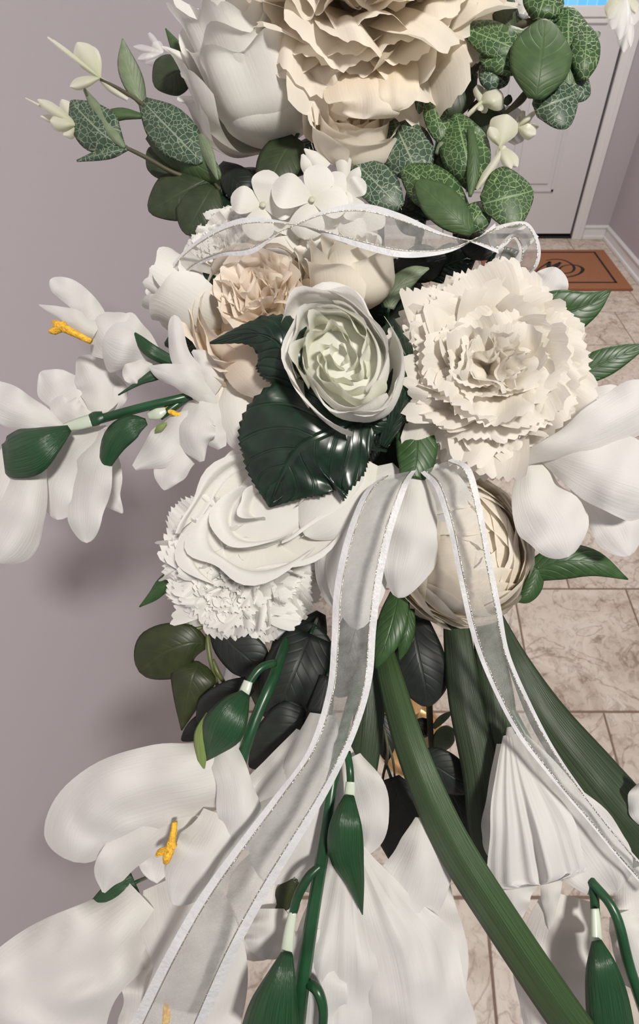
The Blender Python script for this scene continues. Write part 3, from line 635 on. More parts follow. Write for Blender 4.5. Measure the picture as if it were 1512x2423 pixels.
# 10 ranunculus
r = flower_root('cream_ranunculus', 'cream many-layered ranunculus at lower right, under the right ribbon tail', 'ranunculus', 1034, 1284, .345, (.26, -.05, .95), .4, stretch=(1, 1.16, 1))
R = S(166, .31)
ranunculus(r, ['cream_petal', 'cream_petal', 'ivory_petal'], R, [(3, .66, 4, 1.2), (4, .70, 14, 1.0), (5, .74, 24, .9), (6, .78, 34, .8), (6, .82, 45, .8), (7, .86, 56, .72), (7, .90, 68, .72), (7, .94, 80, .72), (7, .98, 94, .72), (7, 1.01, 108, .72)], seed=91)
core(r, 'cream_petal', R, .62, .85, 1.5, 10)
stem_to_foam(r, 1062, 1320, .35)

# ------------------------------------------------------------------ hydrangea: florets of four petals
hy = thing('white_hydrangea', 'white hydrangea head of four-petalled florets above the arched ribbon', 'hydrangea', P(720, 490, .31))
def floret(cx, cy, d, size, a0, seed, eye='pod_petal', n=4):
    rng = random.Random(seed)
    c = cone(hy, 'floret', eye, [(cx, cy - 7, d - .002, 4), (cx, cy, d - .002, 8), (cx, cy + 7, d - .002, 4)], flat=.6, sides=8, n=4)
    for k in range(n):
        a = a0 + 2 * PI * k / n + rng.uniform(-.15, .15); l = size * rng.uniform(.85, 1.12); ca, sa = math.cos(a), math.sin(a)
        sheet(c, 'petal', 'white_petal', [(cx + ca * 3, cy + sa * 3, d, 8), (cx + ca * l * .45, cy + sa * l * .45, d - .002, l * .40), (cx + ca * l * .8, cy + sa * l * .8, d - .003 + rng.uniform(-.002, .003), l * .50), (cx + ca * l * 1.12, cy + sa * l * 1.12, d + rng.uniform(-.001, .003), l * .42)], cup=rng.uniform(-.25, .3), rend=.5, nu=8, nv=12, seed=seed + k, wr=.0006)
for i, a in enumerate([(622, 484, .286, 74, -2.95), (738, 472, .280, 82, -1.3), (815, 462, .286, 60, -.5), (792, 530, .288, 78, .3), (705, 560, .291, 74, .8), (760, 592, .292, 60, .2), (668, 515, .294, 68, .6), (850, 545, .295, 62, .9)]):
    floret(*a, seed=300 + 7 * i)
sheet(hy, 'petal', 'white_petal', [(815, 425, .290, 12), (813, 375, .287, 19), (822, 340, .286, 10)], cup=.5, rend=.4)
sheet(hy, 'petal', 'white_petal', [(825, 440, .289, 14), (842, 412, .286, 14), (850, 395, .286, 2)], cup=.4)
sheet(hy, 'petal', 'white_petal', [(770, 400, .291, 22), (745, 375, .289, 18), (720, 352, .288, 2)], cup=.4)
sheet(hy, 'petal', 'white_petal', [(735, 400, .291, 20), (725, 385, .289, 16), (715, 365, .289, 3)], cup=.4)
tube(hy, 'stem', 'stem_green', [(720, 500, .3, 9), (760, 600, .33, 9), (830, 720, .345, 9)])

# ------------------------------------------------------------------ rose leaves round the central bud, other single leaves
T = .0005
def leafthing(label, mat, ctrl, name='leaf', cat='leaf', group=None, **kw):
    t = thing(name, label, cat, P(*ctrl[0][:3]), group)
    sheet(t, 'blade', mat, ctrl, thick=T, **kw)
    x, y, d = ctrl[0][:3]; x2, y2 = ctrl[1][:2]; l = math.hypot(x - x2, y - y2) or 1
    tube(t, 'stalk', 'stem_green', [(x, y, d, 4), (x + (x - x2) / l * 25, y + (y - y2) / l * 25, d + .012, 4), (x + (x - x2) / l * 40, y + (y - y2) / l * 40, d + .03, 4)], sides=6, n=6)
    return t
rl = thing('rose_leaf_spray', 'dark glossy serrated rose leaves on a stem around the central bud', 'leaves', P(885, 1040, .262))
sheet(rl, 'leaf', 'rose_leaf', [(872, 985, .255, 50), (810, 1010, .250, 128), (715, 1055, .247, 164), (668, 1125, .250, 108), (638, 1200, .256, 2)], cup=.14, serr=.22, teeth=34, ruf=.06, rf=5, wr=.0022, thick=T, nu=26, nv=60, seed=2)
sheet(rl, 'leaf', 'rose_leaf', [(712, 930, .258, 30), (690, 865, .247, 76), (652, 808, .244, 72), (592, 790, .246, 30), (497, 812, .252, 2)], cup=.35, serr=.16, teeth=22, wr=.0018, thick=T, nu=16, seed=4)
sheet(rl, 'leaf', 'rose_leaf', [(905, 1055, .262, 14), (948, 960, .258, 24), (962, 850, .258, 26), (930, 752, .262, 1)], cup=.5, roll=.7, serr=.05, teeth=20, thick=T, seed=5)
tube(rl, 'stem', 'rose_leaf', [(845, 985, .262, 16), (890, 1020, .264, 14), (930, 1000, .268, 11), (965, 930, .278, 9), (980, 880, .30, 9)])
tube(rl, 'stem', 'rose_leaf', [(885, 1020, .262, 12), (895, 1055, .268, 10), (880, 1090, .29, 9)])
cone(bud, 'sepal', 'rose_leaf', [(0, 0, .1, 1), (1, 1, .1, 1)]) if False else None
for c in ([(868, 1010, .258, 14), (905, 960, .255, 22), (932, 870, .256, 2)], [(850, 1012, .258, 14), (885, 1000, .256, 30), (935, 985, .26, 14), (965, 1000, .264, 2)], [(840, 1005, .258, 12), (870, 1040, .262, 22), (915, 1068, .268, 2)]):
    sheet(rl, 'sepal', 'rose_leaf', c, cup=.5, thick=T, seed=int(c[1][0]))
leafthing('dark leaf curling left over the white rosebud below the ribbon', 'rose_leaf', [(600, 668, .297, 12), (560, 680, .292, 16), (490, 668, .289, 20), (422, 630, .29, 1)], cup=.5, fold=-.4)
leafthing('black-green leaf standing between the white carnation and peach peony', 'rose_leaf', [(640, 690, .312, 30), (640, 640, .306, 46), (650, 590, .304, 36), (668, 545, .305, 4)], cup=.3, serr=.06, teeth=14)
leafthing('dark leaf behind the gladiolus blooms beside the peach peony', 'rose_leaf', [(520, 830, .308, 40), (470, 815, .308, 42), (420, 810, .31, 30), (390, 815, .312, 4)], cup=.3, serr=.05, teeth=14)
leafthing('green leaf hanging below the big ivory carnation at the ribbon knot', 'pointed_leaf', [(965, 955, .278, 30), (985, 1020, .27, 48), (985, 1085, .264, 46), (975, 1130, .262, 30)], cup=.3)
leafthing('broad green pointed leaf right of the big carnation, over the doormat edge', 'pointed_leaf', [(1240, 790, .312, 50), (1320, 748, .305, 62), (1392, 722, .302, 34), (1446, 687, .302, 1)], cup=.25, fold=-.25, roll=.2)
leafthing('narrow green leaf tip at right edge above the right lily', 'pointed_leaf', [(1350, 890, .305, 30), (1420, 862, .30, 34), (1475, 838, .298, 24), (1535, 815, .298, 1)], cup=.3, fold=-.25)
leafthing('long pointed green leaf at right, beside the cream ranunculus', 'pointed_leaf', [(1235, 1362, .31, 18), (1320, 1332, .302, 40), (1400, 1332, .300, 32), (1486, 1371, .302, 1)], cup=.4, roll=-.2)
leafthing('small green leaf pointing down beside the cream ranunculus', 'pointed_leaf', [(1272, 1345, .306, 16), (1262, 1385, .304, 22), (1245, 1412, .303, 16), (1222, 1424, .304, 1)], cup=.4)
leafthing('small dark leaf poking out left of the lower carnation', 'pointed_leaf', [(430, 1350, .318, 14), (392, 1378, .315, 18), (365, 1408, .314, 13), (330, 1436, .315, 1)], cup=.4)
leafthing('green leaf below the large upper white rose', 'round_dark_leaf', [(700, 325, .312, 28), (668, 372, .305, 50), (645, 420, .303, 44), (625, 460, .306, 12)], cup=.35)
leafthing('green leaf squeezed between upper white rose and cream carnation', 'round_dark_leaf', [(760, 205, .305, 14), (715, 165, .296, 32), (680, 130, .291, 24), (645, 105, .290, 8)], cup=.5, rend=.3)
leafthing('grey-green leaf behind the top of the big ivory carnation', 'eucalyptus_pale', [(920, 730, .302, 12), (930, 690, .30, 26), (975, 650, .30, 20), (1015, 635, .302, 2)], cup=.4)
leafthing('dark green leaf under the ribbon right of ivory rose', 'round_dark_leaf', [(905, 720, .304, 20), (890, 670, .300, 26), (868, 610, .298, 4)], cup=.4)
# dark filler leaves, added to deepen the darkness in the gaps between flowers
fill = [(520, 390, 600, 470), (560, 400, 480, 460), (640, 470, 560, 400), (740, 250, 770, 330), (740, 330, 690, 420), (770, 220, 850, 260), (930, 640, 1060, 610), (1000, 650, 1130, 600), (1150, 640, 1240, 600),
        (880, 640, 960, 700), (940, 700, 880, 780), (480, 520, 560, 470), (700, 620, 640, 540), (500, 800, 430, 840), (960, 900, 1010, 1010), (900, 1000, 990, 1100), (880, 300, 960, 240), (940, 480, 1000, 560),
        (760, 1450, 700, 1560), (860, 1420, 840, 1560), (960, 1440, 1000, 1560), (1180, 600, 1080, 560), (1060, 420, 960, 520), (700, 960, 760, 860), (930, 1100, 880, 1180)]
fo = thing('dark_filler_leaves', 'dense dark leaves added to darken the gaps behind the flowers', 'leaves', foam_c)
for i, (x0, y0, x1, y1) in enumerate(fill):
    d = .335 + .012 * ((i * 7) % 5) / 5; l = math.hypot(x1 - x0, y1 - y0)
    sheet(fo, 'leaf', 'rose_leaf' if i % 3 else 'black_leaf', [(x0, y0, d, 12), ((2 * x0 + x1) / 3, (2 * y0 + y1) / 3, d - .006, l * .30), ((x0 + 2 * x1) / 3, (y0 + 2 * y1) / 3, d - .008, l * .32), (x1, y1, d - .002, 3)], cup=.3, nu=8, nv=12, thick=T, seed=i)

# ------------------------------------------------------------------ eucalyptus sprays
def euc(root, rows):
    for i, (mat, ctrl, kw) in enumerate(rows):
        sheet(root, 'leaf', mat, ctrl, thick=T, seed=i + 3, nu=12, nv=18, **kw)
def oval(x0, y0, x1, y1, d, hw, dd=-.004, d1=0.0):
    """rounded leaf from its stalk end to its tip"""
    f = lambda t: (x0 + (x1 - x0) * t, y0 + (y1 - y0) * t)
    return [(*f(0), d, hw * .25), (*f(.3), d + dd, hw * .9), (*f(.62), d + dd + d1 * .6, hw), (*f(1), d + d1, hw * .62)]
E, EG, EB, EP, RD = 'eucalyptus_leaf', 'eucalyptus_leaf_grey', 'eucalyptus_back', 'eucalyptus_pale', 'round_dark_leaf'
e1 = thing('eucalyptus_spray', 'eucalyptus spray reaching left from the upper white rose, with cream pods', 'eucalyptus', P(520, 450, .33))
o_ = dict(rend=.35, cup=.3)
euc(e1, [(EG, oval(338, 240, 478, 385, .302, 52), o_), (EB, oval(350, 320, 522, 424, .307, 40), dict(rend=.2, cup=.4, roll=.5)), (EP, [(340, 250, .304, 8), (318, 200, .300, 24), (300, 150, .299, 22), (290, 92, .30, 1)], dict(cup=.6, roll=.6)),
         (EG, [(290, 348, .30, 10), (245, 318, .296, 52), (205, 280, .296, 46), (168, 238, .30, 12)], dict(cup=.25, rend=.2, roll=-.2)), (EG, [(302, 350, .299, 6), (255, 362, .297, 15), (182, 381, .298, 2)], dict(cup=.5)),
         (EP, [(200, 212, .298, 3), (230, 260, .295, 13), (262, 312, .295, 15), (295, 350, .298, 5)], dict(cup=.6)), (EB, [(335, 275, .301, 6), (285, 270, .298, 15), (240, 285, .298, 15), (205, 303, .30, 3)], dict(cup=.5, rend=.2)),
         (RD, oval(448, 150, 366, 205, .315, 50), o_), (EB, [(445, 150, .314, 8), (420, 115, .312, 14), (392, 68, .313, 1)], dict(cup=.5)), (RD, oval(445, 150, 452, 92, .317, 20), o_),
         (RD, oval(500, 420, 352, 500, .312, 58), o_), (RD, oval(505, 440, 440, 555, .308, 55), o_), (EP, [(472, 318, .30, 8), (490, 360, .298, 15), (515, 425, .30, 2)], dict(cup=.6, roll=.5)), (RD, oval(420, 420, 352, 350, .316, 38), o_)])
tube(e1, 'stem', 'twig', [(238, 188, .298, 3), (290, 215, .300, 4), (345, 255, .303, 5), (420, 350, .31, 5), (520, 450, .325, 6)])
tube(e1, 'stem', 'twig', [(290, 345, .299, 4), (350, 375, .303, 5), (410, 408, .309, 5), (500, 440, .322, 5)])
tube(e1, 'stem', 'twig', [(200, 210, .297, 2), (208, 228, .297, 3)], sides=6)
def pods(root, base, tips, d, mat='pod_petal', seed=0):
    for k, (x, y, hw) in enumerate(tips):
        bx, by = base; dd = d + .004 * ((k % 3) - 1)
        sheet(root, 'pod', mat, [(bx, by, d, 3), (bx + (x - bx) * .4, by + (y - by) * .4, dd, hw * .9), (bx + (x - bx) * .75, by + (y - by) * .75, dd, hw), (x, y, dd, hw * .5)], cup=.7, rend=.4 if hw > 8 else 0, nu=8, nv=12, seed=seed + k)
pods(e1, (236, 184), [(165, 205, 15), (182, 100, 25), (205, 105, 20), (112, 88, 5), (125, 95, 5)], .298)
sheet(e1, 'pod', 'pod_petal', [(236, 186, .298, 5), (265, 210, .299, 10), (302, 235, .301, 6)], cup=.8)
pods(e1, (182, 296), [(118, 285, 22), (150, 320, 20), (145, 235, 15), (88, 235, 13), (60, 232, 3), (95, 275, 10)], .30)
sheet(e1, 'pod', 'pod_petal', [(180, 292, .299, 4), (210, 300, .30, 5), (232, 300, .30, 3)], cup=.8)
pods(e1, (385, 125), [(315, 110, 9), (352, 78, 7), (345, 150, 16), (325, 140, 10), (362, 100, 14)], .316, 'clear_plastic')

e2 = thing('eucalyptus_spray', 'veined eucalyptus spray hanging over the hydrangea, left of the door', 'eucalyptus', P(1120, 560, .33))
euc(e2, [(EG, oval(998, 432, 930, 282, .298, 62), o_), (EG, oval(948, 492, 842, 385, .293, 46), dict(rend=.3, cup=.2)), (E, oval(1050, 345, 1018, 220, .296, 29), o_), (EG, oval(985, 290, 998, 162, .302, 21), dict(rend=.3, cup=.5)),
         (RD, oval(1120, 165, 1012, 268, .308, 58), o_), (E, oval(1122, 450, 1080, 268, .294, 58, -.008), dict(rend=.4, cup=.45)), (EB, [(1112, 300, .284, 6), (1120, 360, .283, 13), (1118, 420, .284, 14), (1112, 466, .286, 3)], dict(cup=.5)),
         (E, oval(1105, 500, 950, 398, .292, 52, -.008), dict(rend=.35, cup=.4)), (EB, oval(1118, 552, 985, 428, .284, 44, -.006), dict(rend=.35, cup=.3)), (E, oval(1140, 483, 1262, 452, .285, 72, -.004), dict(rend=.45, cup=.15)),
         (E, oval(1152, 480, 1102, 548, .291, 34), o_), (RD, oval(1180, 230, 1125, 320, .308, 45), o_), (RD, oval(1070, 420, 1010, 360, .305, 45), o_)])
tube(e2, 'stem', 'twig', [(1128, 155, .303, 5), (1070, 215, .303, 5), (1030, 260, .305, 5), (1000, 330, .31, 5), (1060, 480, .32, 6), (1120, 560, .33, 6)])
tube(e2, 'stem', 'eucalyptus_pale', [(1060, 360, .293, 5), (1045, 345, .294, 9), (1032, 365, .296, 5)])
sheet(e2, 'pod', 'pod_petal', [(1128, 448, .287, 4), (1150, 415, .285, 10), (1180, 370, .285, 7), (1195, 345, .287, 4)], cup=.8)
pods(e2, (1182, 345), [(1158, 300, 14), (1200, 270, 34), (1225, 395, 16), (1210, 400, 14), (1185, 380, 12)], .288, seed=3)
pods(e2, (1138, 245), [(1190, 222, 32), (1130, 200, 13), (1150, 268, 9), (1135, 262, 8)], .292, seed=5)
pods(e2, (1172, 205), [(1165, 170, 17), (1182, 172, 12)], .295, seed=8)
pods(e2, (1225, 300), [(1268, 318, 20), (1258, 275, 8), (1240, 262, 7), (1270, 262, 6), (1275, 300, 10), (1228, 275, 6)], .294, seed=9)
tube(e2, 'stem', 'pod_petal', [(1140, 242, .292, 5), (1118, 262, .293, 5), (1105, 275, .295, 5)])

e3 = thing('eucalyptus_spray', 'eucalyptus spray with broad leaves in front of the door window', 'eucalyptus', P(1150, 320, .33))
euc(e3, [(E, oval(1140, 152, 1262, 88, .285, 60), dict(rend=.4, cup=.25)), (E, oval(1250, 130, 1092, 62, .283, 42), dict(rend=.4, cup=.3)), (EB, oval(1268, 235, 1290, 45, .278, 72, -.006), dict(rend=.4, cup=.25)), (E, oval(1345, 215, 1345, 15, .290, 60), o_), (E, oval(1380, 190, 1390, 60, .286, 34), o_),
         (EG, oval(1265, 262, 1366, 222, .286, 66), dict(rend=.5, cup=.2)), (E, oval(1270, 50, 1300, -40, .286, 48), o_), (E, oval(1250, 30, 1335, 30, .289, 26), o_), (RD, [(1222, 78, .293, 10), (1200, 50, .291, 30), (1195, 10, .291, 26), (1205, -30, .293, 6)], dict(cup=.4)),
         (EG, oval(1330, 230, 1385, 175, .293, 44), o_), (EG, oval(1140, 150, 1200, 200, .29, 40), o_), (RD, oval(1218, 60, 1250, 40, .297, 16), o_), (EP, oval(1405, 85, 1420, 78, .3, 8), o_)])
tube(e3, 'stem', 'twig', [(1275, 45, .289, 5), (1235, 58, .292, 8), (1215, 72, .295, 6), (1180, 110, .30, 6), (1140, 150, .302, 6), (1120, 170, .305, 6)])
tube(e3, 'stem', 'twig', [(1262, 190, .290, 4), (1238, 230, .292, 9), (1200, 265, .297, 5), (1160, 300, .31, 6), (1140, 330, .325, 6)])
sheet(e3, 'leaf', 'round_dark_leaf', [(1195, 248, .292, 6), (1203, 235, .291, 10), (1206, 224, .291, 3)], cup=.3)
e4 = thing('pod_cluster', 'pale translucent pods at the upper right corner in front of the door trim', 'pods', P(1480, 20, .30))
pods(e4, (1480, -10), [(1448, 70, 24), (1475, 125, 18), (1500, 60, 22), (1465, 95, 16), (1492, 112, 12)], .29, 'clear_plastic')
pods(e4, (1475, -20), [(1440, 45, 22), (1505, 30, 16)], .293, 'pod_petal')
tube(e4, 'stem', 'twig', [(1480, -10, .292, 4), (1500, -60, .31, 4)])
# ------------------------------------------------------------------ gladiolus spikes: stem > bloom > petals, calyx, stamen
def bloom(root, x, y, d, r=14, x2=None, y2=None, mat='cool_white_petal'):
    x2 = x if x2 is None else x2; y2 = y + 20 if y2 is None else y2
    return cone(root, 'bloom', mat, [(x, y, d, r * .5), ((x + x2) / 2, (y + y2) / 2, d, r), (x2, y2, d, r * .9)], flat=.8, sides=12, n=6, ribs=0)
def pet(b, ctrl, mat='cool_white_petal', **kw):
    kw.setdefault('cup', .35); kw.setdefault('wr', .002); kw.setdefault('wav', .16); kw.setdefault('ruf', .2); kw.setdefault('pleat', .02); kw.setdefault('pk', 3); kw.setdefault('nu', 16); kw.setdefault('nv', 24)
    return sheet(b, 'petal', mat, ctrl, **kw)
def stamen(b, pts, fork=()):
    tube(b, 'stamen', 'stamen_yellow', pts, n=14, sides=8)
    for f in fork: tube(b, 'stamen', 'stamen_yellow', f, n=8, sides=8)

g1 = thing('gladiolus_spike', 'white gladiolus spike reaching left across the grey wall', 'gladiolus', P(470, 930, .30))
tube(g1, 'stem', 'stem_green', [(560, 905, .315, 12), (455, 936, .285, 11), (330, 966, .274, 11), (215, 998, .270, 11)], n=20)
tube(g1, 'stem', 'stem_green', [(440, 942, .284, 9), (405, 968, .28, 9), (378, 988, .278, 8)], n=10)
cone(g1, 'bud', 'pale_sleeve', [(392, 970, .278, 8), (372, 978, .277, 16), (350, 985, .277, 8)], label='translucent green bud')
cone(g1, 'joint', 'stem_green', [(245, 985, .270, 12), (225, 992, .269, 17), (205, 1000, .269, 12)])
cone(g1, 'sleeve', 'pale_sleeve', [(215, 996, .269, 15), (185, 1004, .268, 14), (145, 1014, .268, 8)], label='pale clear plastic sleeve')
# bloom with the yellow stamen
b = bloom(g1, 385, 858, .285, 14, 350, 845)
pet(b, [(378, 856, .284, 14), (338, 832, .276, 46), (292, 815, .268, 80), (245, 800, .270, 60)], rend=.28, cup=.5, ruf=.1)
pet(b, [(300, 840, .275, 30), (270, 800, .272, 62), (240, 770, .274, 40), (215, 752, .278, 16)], cup=.5, ruf=.1, rend=.3)
pet(b, [(235, 770, .276, 22), (207, 728, .274, 32), (165, 692, .275, 27), (118, 662, .277, 17)], rend=.15, cup=.4, ruf=.25)
pet(b, [(228, 785, .274, 22), (180, 758, .272, 24), (140, 738, .274, 15), (92, 721, .278, 1)], cup=.5, ruf=.2)
pet(b, [(360, 860, .282, 12), (320, 880, .274, 32), (295, 900, .272, 24)], cup=.5, rend=.4)
stamen(b, [(215, 808, .270, 7), (175, 788, .268, 9), (140, 770, .267, 11), (128, 762, .267, 6)], [[(150, 775, .267, 8), (125, 785, .267, 8), (122, 790, .267, 4)], [(155, 778, .267, 7), (150, 762, .267, 5)]])
sheet(b, 'calyx', 'calyx_green', [(415, 860, .280, 12), (360, 832, .272, 16), (330, 805, .271, 11), (303, 778, .272, 1)], cup=.6, thick=T)
sheet(b, 'calyx', 'calyx_green', [(410, 868, .282, 10), (370, 885, .276, 14), (330, 905, .274, 6), (280, 935, .275, 1)], cup=.6, thick=T)
# soft bloom behind
b = bloom(g1, 232, 1000, .29, 12, 225, 975)
for c in ([(225, 990, .292, 12), (180, 960, .296, 46), (130, 915, .298, 46), (95, 880, .30, 20)], [(228, 985, .29, 12), (235, 930, .292, 50), (215, 880, .294, 46), (185, 845, .298, 22)], [(222, 992, .288, 12), (180, 985, .288, 30), (150, 960, .29, 34), (145, 935, .292, 16)], [(240, 985, .293, 14), (262, 940, .297, 34), (258, 880, .30, 30)]):
    pet(b, c, rend=.3, ruf=.2, seed=int(c[1][0]))
# bloom close to the peony
b = bloom(g1, 505, 1010, .285, 16, 490, 965)
pet(b, [(512, 985, .282, 16), (462, 900, .274, 32), (425, 840, .272, 26), (412, 745, .275, 16)], rend=.12, cup=.5, ruf=.2)
pet(b, [(505, 960, .280, 14), (452, 905, .270, 30), (400, 885, .268, 25), (352, 868, .271, 8)], rend=.2, cup=.5, roll=-.3)
pet(b, [(498, 960, .280, 18), (470, 990, .272, 44), (462, 1040, .270, 42), (478, 1092, .274, 6)], cup=.5, roll=.3)
pet(b, [(500, 1000, .284, 18), (430, 1010, .278, 40), (385, 1060, .276, 46), (318, 1108, .278, 8)], cup=.5, ruf=.2)
pet(b, [(470, 1030, .284, 20), (430, 1070, .280, 44), (400, 1120, .279, 36), (388, 1160, .28, 12)], rend=.2, ruf=.15)
pet(b, [(480, 940, .282, 20), (500, 890, .276, 34), (480, 850, .276, 24), (455, 830, .278, 4)], cup=.4)
pet(b, [(520, 900, .283, 14), (500, 960, .277, 30), (505, 1020, .275, 34), (525, 1060, .28, 10)], cup=.5, roll=-.3)
stamen(b, [(430, 985, .279, 6), (405, 975, .279, 7), (385, 965, .28, 6)])
sheet(b, 'calyx', 'light_bract', [(395, 1000, .277, 2), (378, 1012, .276, 8), (366, 1022, .277, 2)], cup=.4)
# big bloom at the left edge
b = bloom(g1, 150, 1012, .268, 12, 110, 1030)
pet(b, [(150, 1012, .268, 6), (85, 985, .262, 34), (15, 955, .260, 46), (-60, 925, .264, 30)], rend=.2, cup=.4)
pet(b, [(75, 1075, .264, 34), (65, 1160, .256, 46), (35, 1250, .254, 68), (-15, 1330, .258, 50)], rend=.2, cup=.5, ruf=.1, roll=-.15)
pet(b, [(40, 1070, .266, 34), (10, 1150, .262, 60), (-25, 1240, .262, 60), (-60, 1320, .266, 40)], rend=.3, cup=.4)
cone(b, 'calyx', 'calyx_green', [(165, 1014, .262, 9), (120, 1043, .257, 36), (75, 1070, .256, 58), (30, 1085, .258, 52), (8, 1088, .26, 34)], flat=.5)
# bloom hanging below the stem
b = bloom(g1, 290, 1012, .276, 16, 250, 1030)
pet(b, [(262, 1020, .276, 20), (200, 1075, .270, 58), (150, 1150, .268, 66), (135, 1230, .272, 34)], rend=.25, ruf=.2)
pet(b, [(260, 1025, .274, 20), (225, 1090, .266, 46), (205, 1190, .264, 44), (205, 1285, .268, 26)], rend=.2, ruf=.25, roll=.3)
pet(b, [(240, 1020, .280, 24), (180, 1040, .278, 40), (130, 1100, .278, 46), (110, 1180, .28, 30)], rend=.3, ruf=.2)
pet(b, [(250, 1040, .282, 24), (255, 1110, .288, 32), (262, 1170, .29, 26), (290, 1215, .292, 10)], rend=.3, ruf=.2)
cone(b, 'calyx', 'calyx_green', [(347, 998, .270, 8), (310, 1012, .267, 30), (270, 1050, .266, 30), (236, 1142, .268, 1)], flat=.5)

# ------------------------------------------------------------------ lilies by the ribbon knot and at right
l1 = thing('white_lily', 'white lily with long drooping petals between the two ribbon tails', 'lily', P(970, 1110, .28))
b = bloom(l1, 975, 1100, .28, 16, 975, 1130)
pet(b, [(985, 1110, .266, 14), (985, 1210, .257, 48), (968, 1310, .255, 62), (942, 1415, .259, 44)], rend=.28, cup=.4)
pet(b, [(950, 1115, .272, 30), (880, 1190, .264, 70), (845, 1330, .260, 76), (845, 1490, .264, 54)], rend=.35, cup=.35)
pet(b, [(900, 1110, .274, 30), (830, 1200, .272, 70), (800, 1320, .272, 60), (790, 1440, .274, 30)], rend=.3)
pet(b, [(1010, 1110, .274, 30), (1050, 1180, .27, 60), (1070, 1260, .272, 54), (1060, 1330, .276, 30)], rend=.3)
tube(l1, 'stem', 'stem_green', [(975, 1100, .281, 10), (950, 1060, .31, 10), (920, 1020, .34, 10)])
l2 = thing('white_lily', 'white lily with fanned satin petals at the right edge', 'lily', P(1240, 1090, .285))
b = bloom(l2, 1238, 1092, .28, 14, 1275, 1080)
pet(b, [(1262, 1082, .276, 24), (1268, 1160, .264, 60), (1310, 1240, .258, 78), (1345, 1318, .262, 52)], rend=.22, cup=.35, ruf=.15, pleat=.03)
pet(b, [(1285, 1072, .272, 20), (1370, 1100, .258, 66), (1465, 1130, .252, 92), (1570, 1165, .256, 86)], rend=.2, cup=.3, ruf=.15, pleat=.03)
pet(b, [(1240, 1090, .270, 14), (1330, 1050, .256, 36), (1430, 1000, .250, 62), (1560, 930, .254, 66)], rend=.2, cup=.45, roll=.25)
pet(b, [(1330, 1040, .282, 30), (1400, 985, .280, 50), (1450, 950, .28, 44), (1490, 935, .284, 20)], rend=.3, ruf=.15)
pet(b, [(1370, 1130, .278, 30), (1420, 1190, .276, 56), (1460, 1250, .276, 60), (1490, 1315, .28, 36)], rend=.25, ruf=.1)
tube(l2, 'stem', 'stem_green', [(1240, 1090, .282, 9), (1150, 1060, .31, 9), (1000, 1020, .345, 9)])
l3 = thing('white_flower', 'white flower peeking out above the big carnation beside the doormat', 'flower', P(1250, 740, .32))
pet(l3, [(1240, 760, .316, 20), (1285, 700, .31, 50), (1305, 665, .309, 44), (1315, 632, .312, 26)], rend=.35)
pet(l3, [(1230, 740, .317, 20), (1240, 680, .312, 44), (1255, 640, .312, 30)], rend=.35)
pet(l3, [(1190, 330, .33, 30), (1205, 300, .329, 46), (1212, 250, .329, 30)], rend=.35)
tube(l3, 'stem', 'stem_green', [(1240, 755, .318, 8), (1100, 820, .335, 8), (980, 900, .345, 8)])

# ------------------------------------------------------------------ lower gladioli
g2 = thing('gladiolus_spike', 'white gladiolus spike hanging at lower left with open trumpet and yellow stamen', 'gladiolus', P(680, 1500, .29))
tube(g2, 'stem', 'stem_green', [(715, 1400, .345, 10), (686, 1490, .312, 11), (652, 1590, .268, 14), (605, 1700, .252, 14), (572, 1800, .246, 13), (566, 1850, .246, 12)], n=30)
tube(g2, 'stem', 'stem_green', [(652, 1568, .264, 9), (618, 1580, .258, 10), (592, 1612, .254, 10), (586, 1630, .253, 10)], n=12)
cone(g2, 'sleeve', 'pale_sleeve', [(588, 1612, .253, 11), (580, 1635, .251, 13), (572, 1655, .25, 12)], label='pale clear plastic sleeve')
b = bloom(g2, 560, 1740, .248, 20, 540, 1780)
pet(b, [(548, 1812, .243, 78), (470, 1835, .236, 92), (370, 1855, .232, 90), (262, 1890, .230, 92), (195, 1960, .233, 84), (175, 2040, .238, 70)], cup=.45, rend=.14, ruf=.06, wr=.0025, nv=34, nu=20)
pet(b, [(520, 1760, .240, 34), (555, 1850, .232, 44), (565, 1940, .230, 52), (540, 2010, .234, 40)], cup=.4, rend=.2)
pet(b, [(440, 1900, .242, 40), (330, 1980, .238, 52), (262, 2060, .236, 40), (245, 2112, .238, 4)], cup=.5, roll=-.3)
pet(b, [(530, 1930, .236, 50), (500, 2010, .230, 76), (450, 2080, .228, 66), (410, 2140, .232, 34)], cup=.4, rend=.25, wr=.002)
pet(b, [(430, 1920, .244, 60), (400, 2010, .246, 80), (370, 2090, .246, 60)], cup=.3, rend=.3)
stamen(b, [(414, 1945, .232, 6), (408, 1985, .230, 9), (398, 2020, .229, 12), (394, 2040, .229, 7)], [[(400, 2010, .229, 8), (380, 2016, .229, 8), (372, 2024, .229, 5)], [(404, 1990, .229, 7), (414, 2005, .229, 6)]])
cone(b, 'calyx', 'calyx_green', [(582, 1640, .244, 12), (555, 1680, .238, 40), (528, 1730, .235, 50), (502, 1775, .236, 22), (488, 1800, .238, 2)], flat=.45)
sheet(b, 'calyx', 'light_bract', [(500, 1690, .238, 12), (482, 1740, .236, 22), (478, 1790, .236, 12), (482, 1830, .238, 1)], cup=.4, thick=T)
tube(g2, 'stem', 'stem_green', [(560, 1800, .246, 9), (572, 1830, .244, 9), (570, 1880, .248, 8)], n=10)

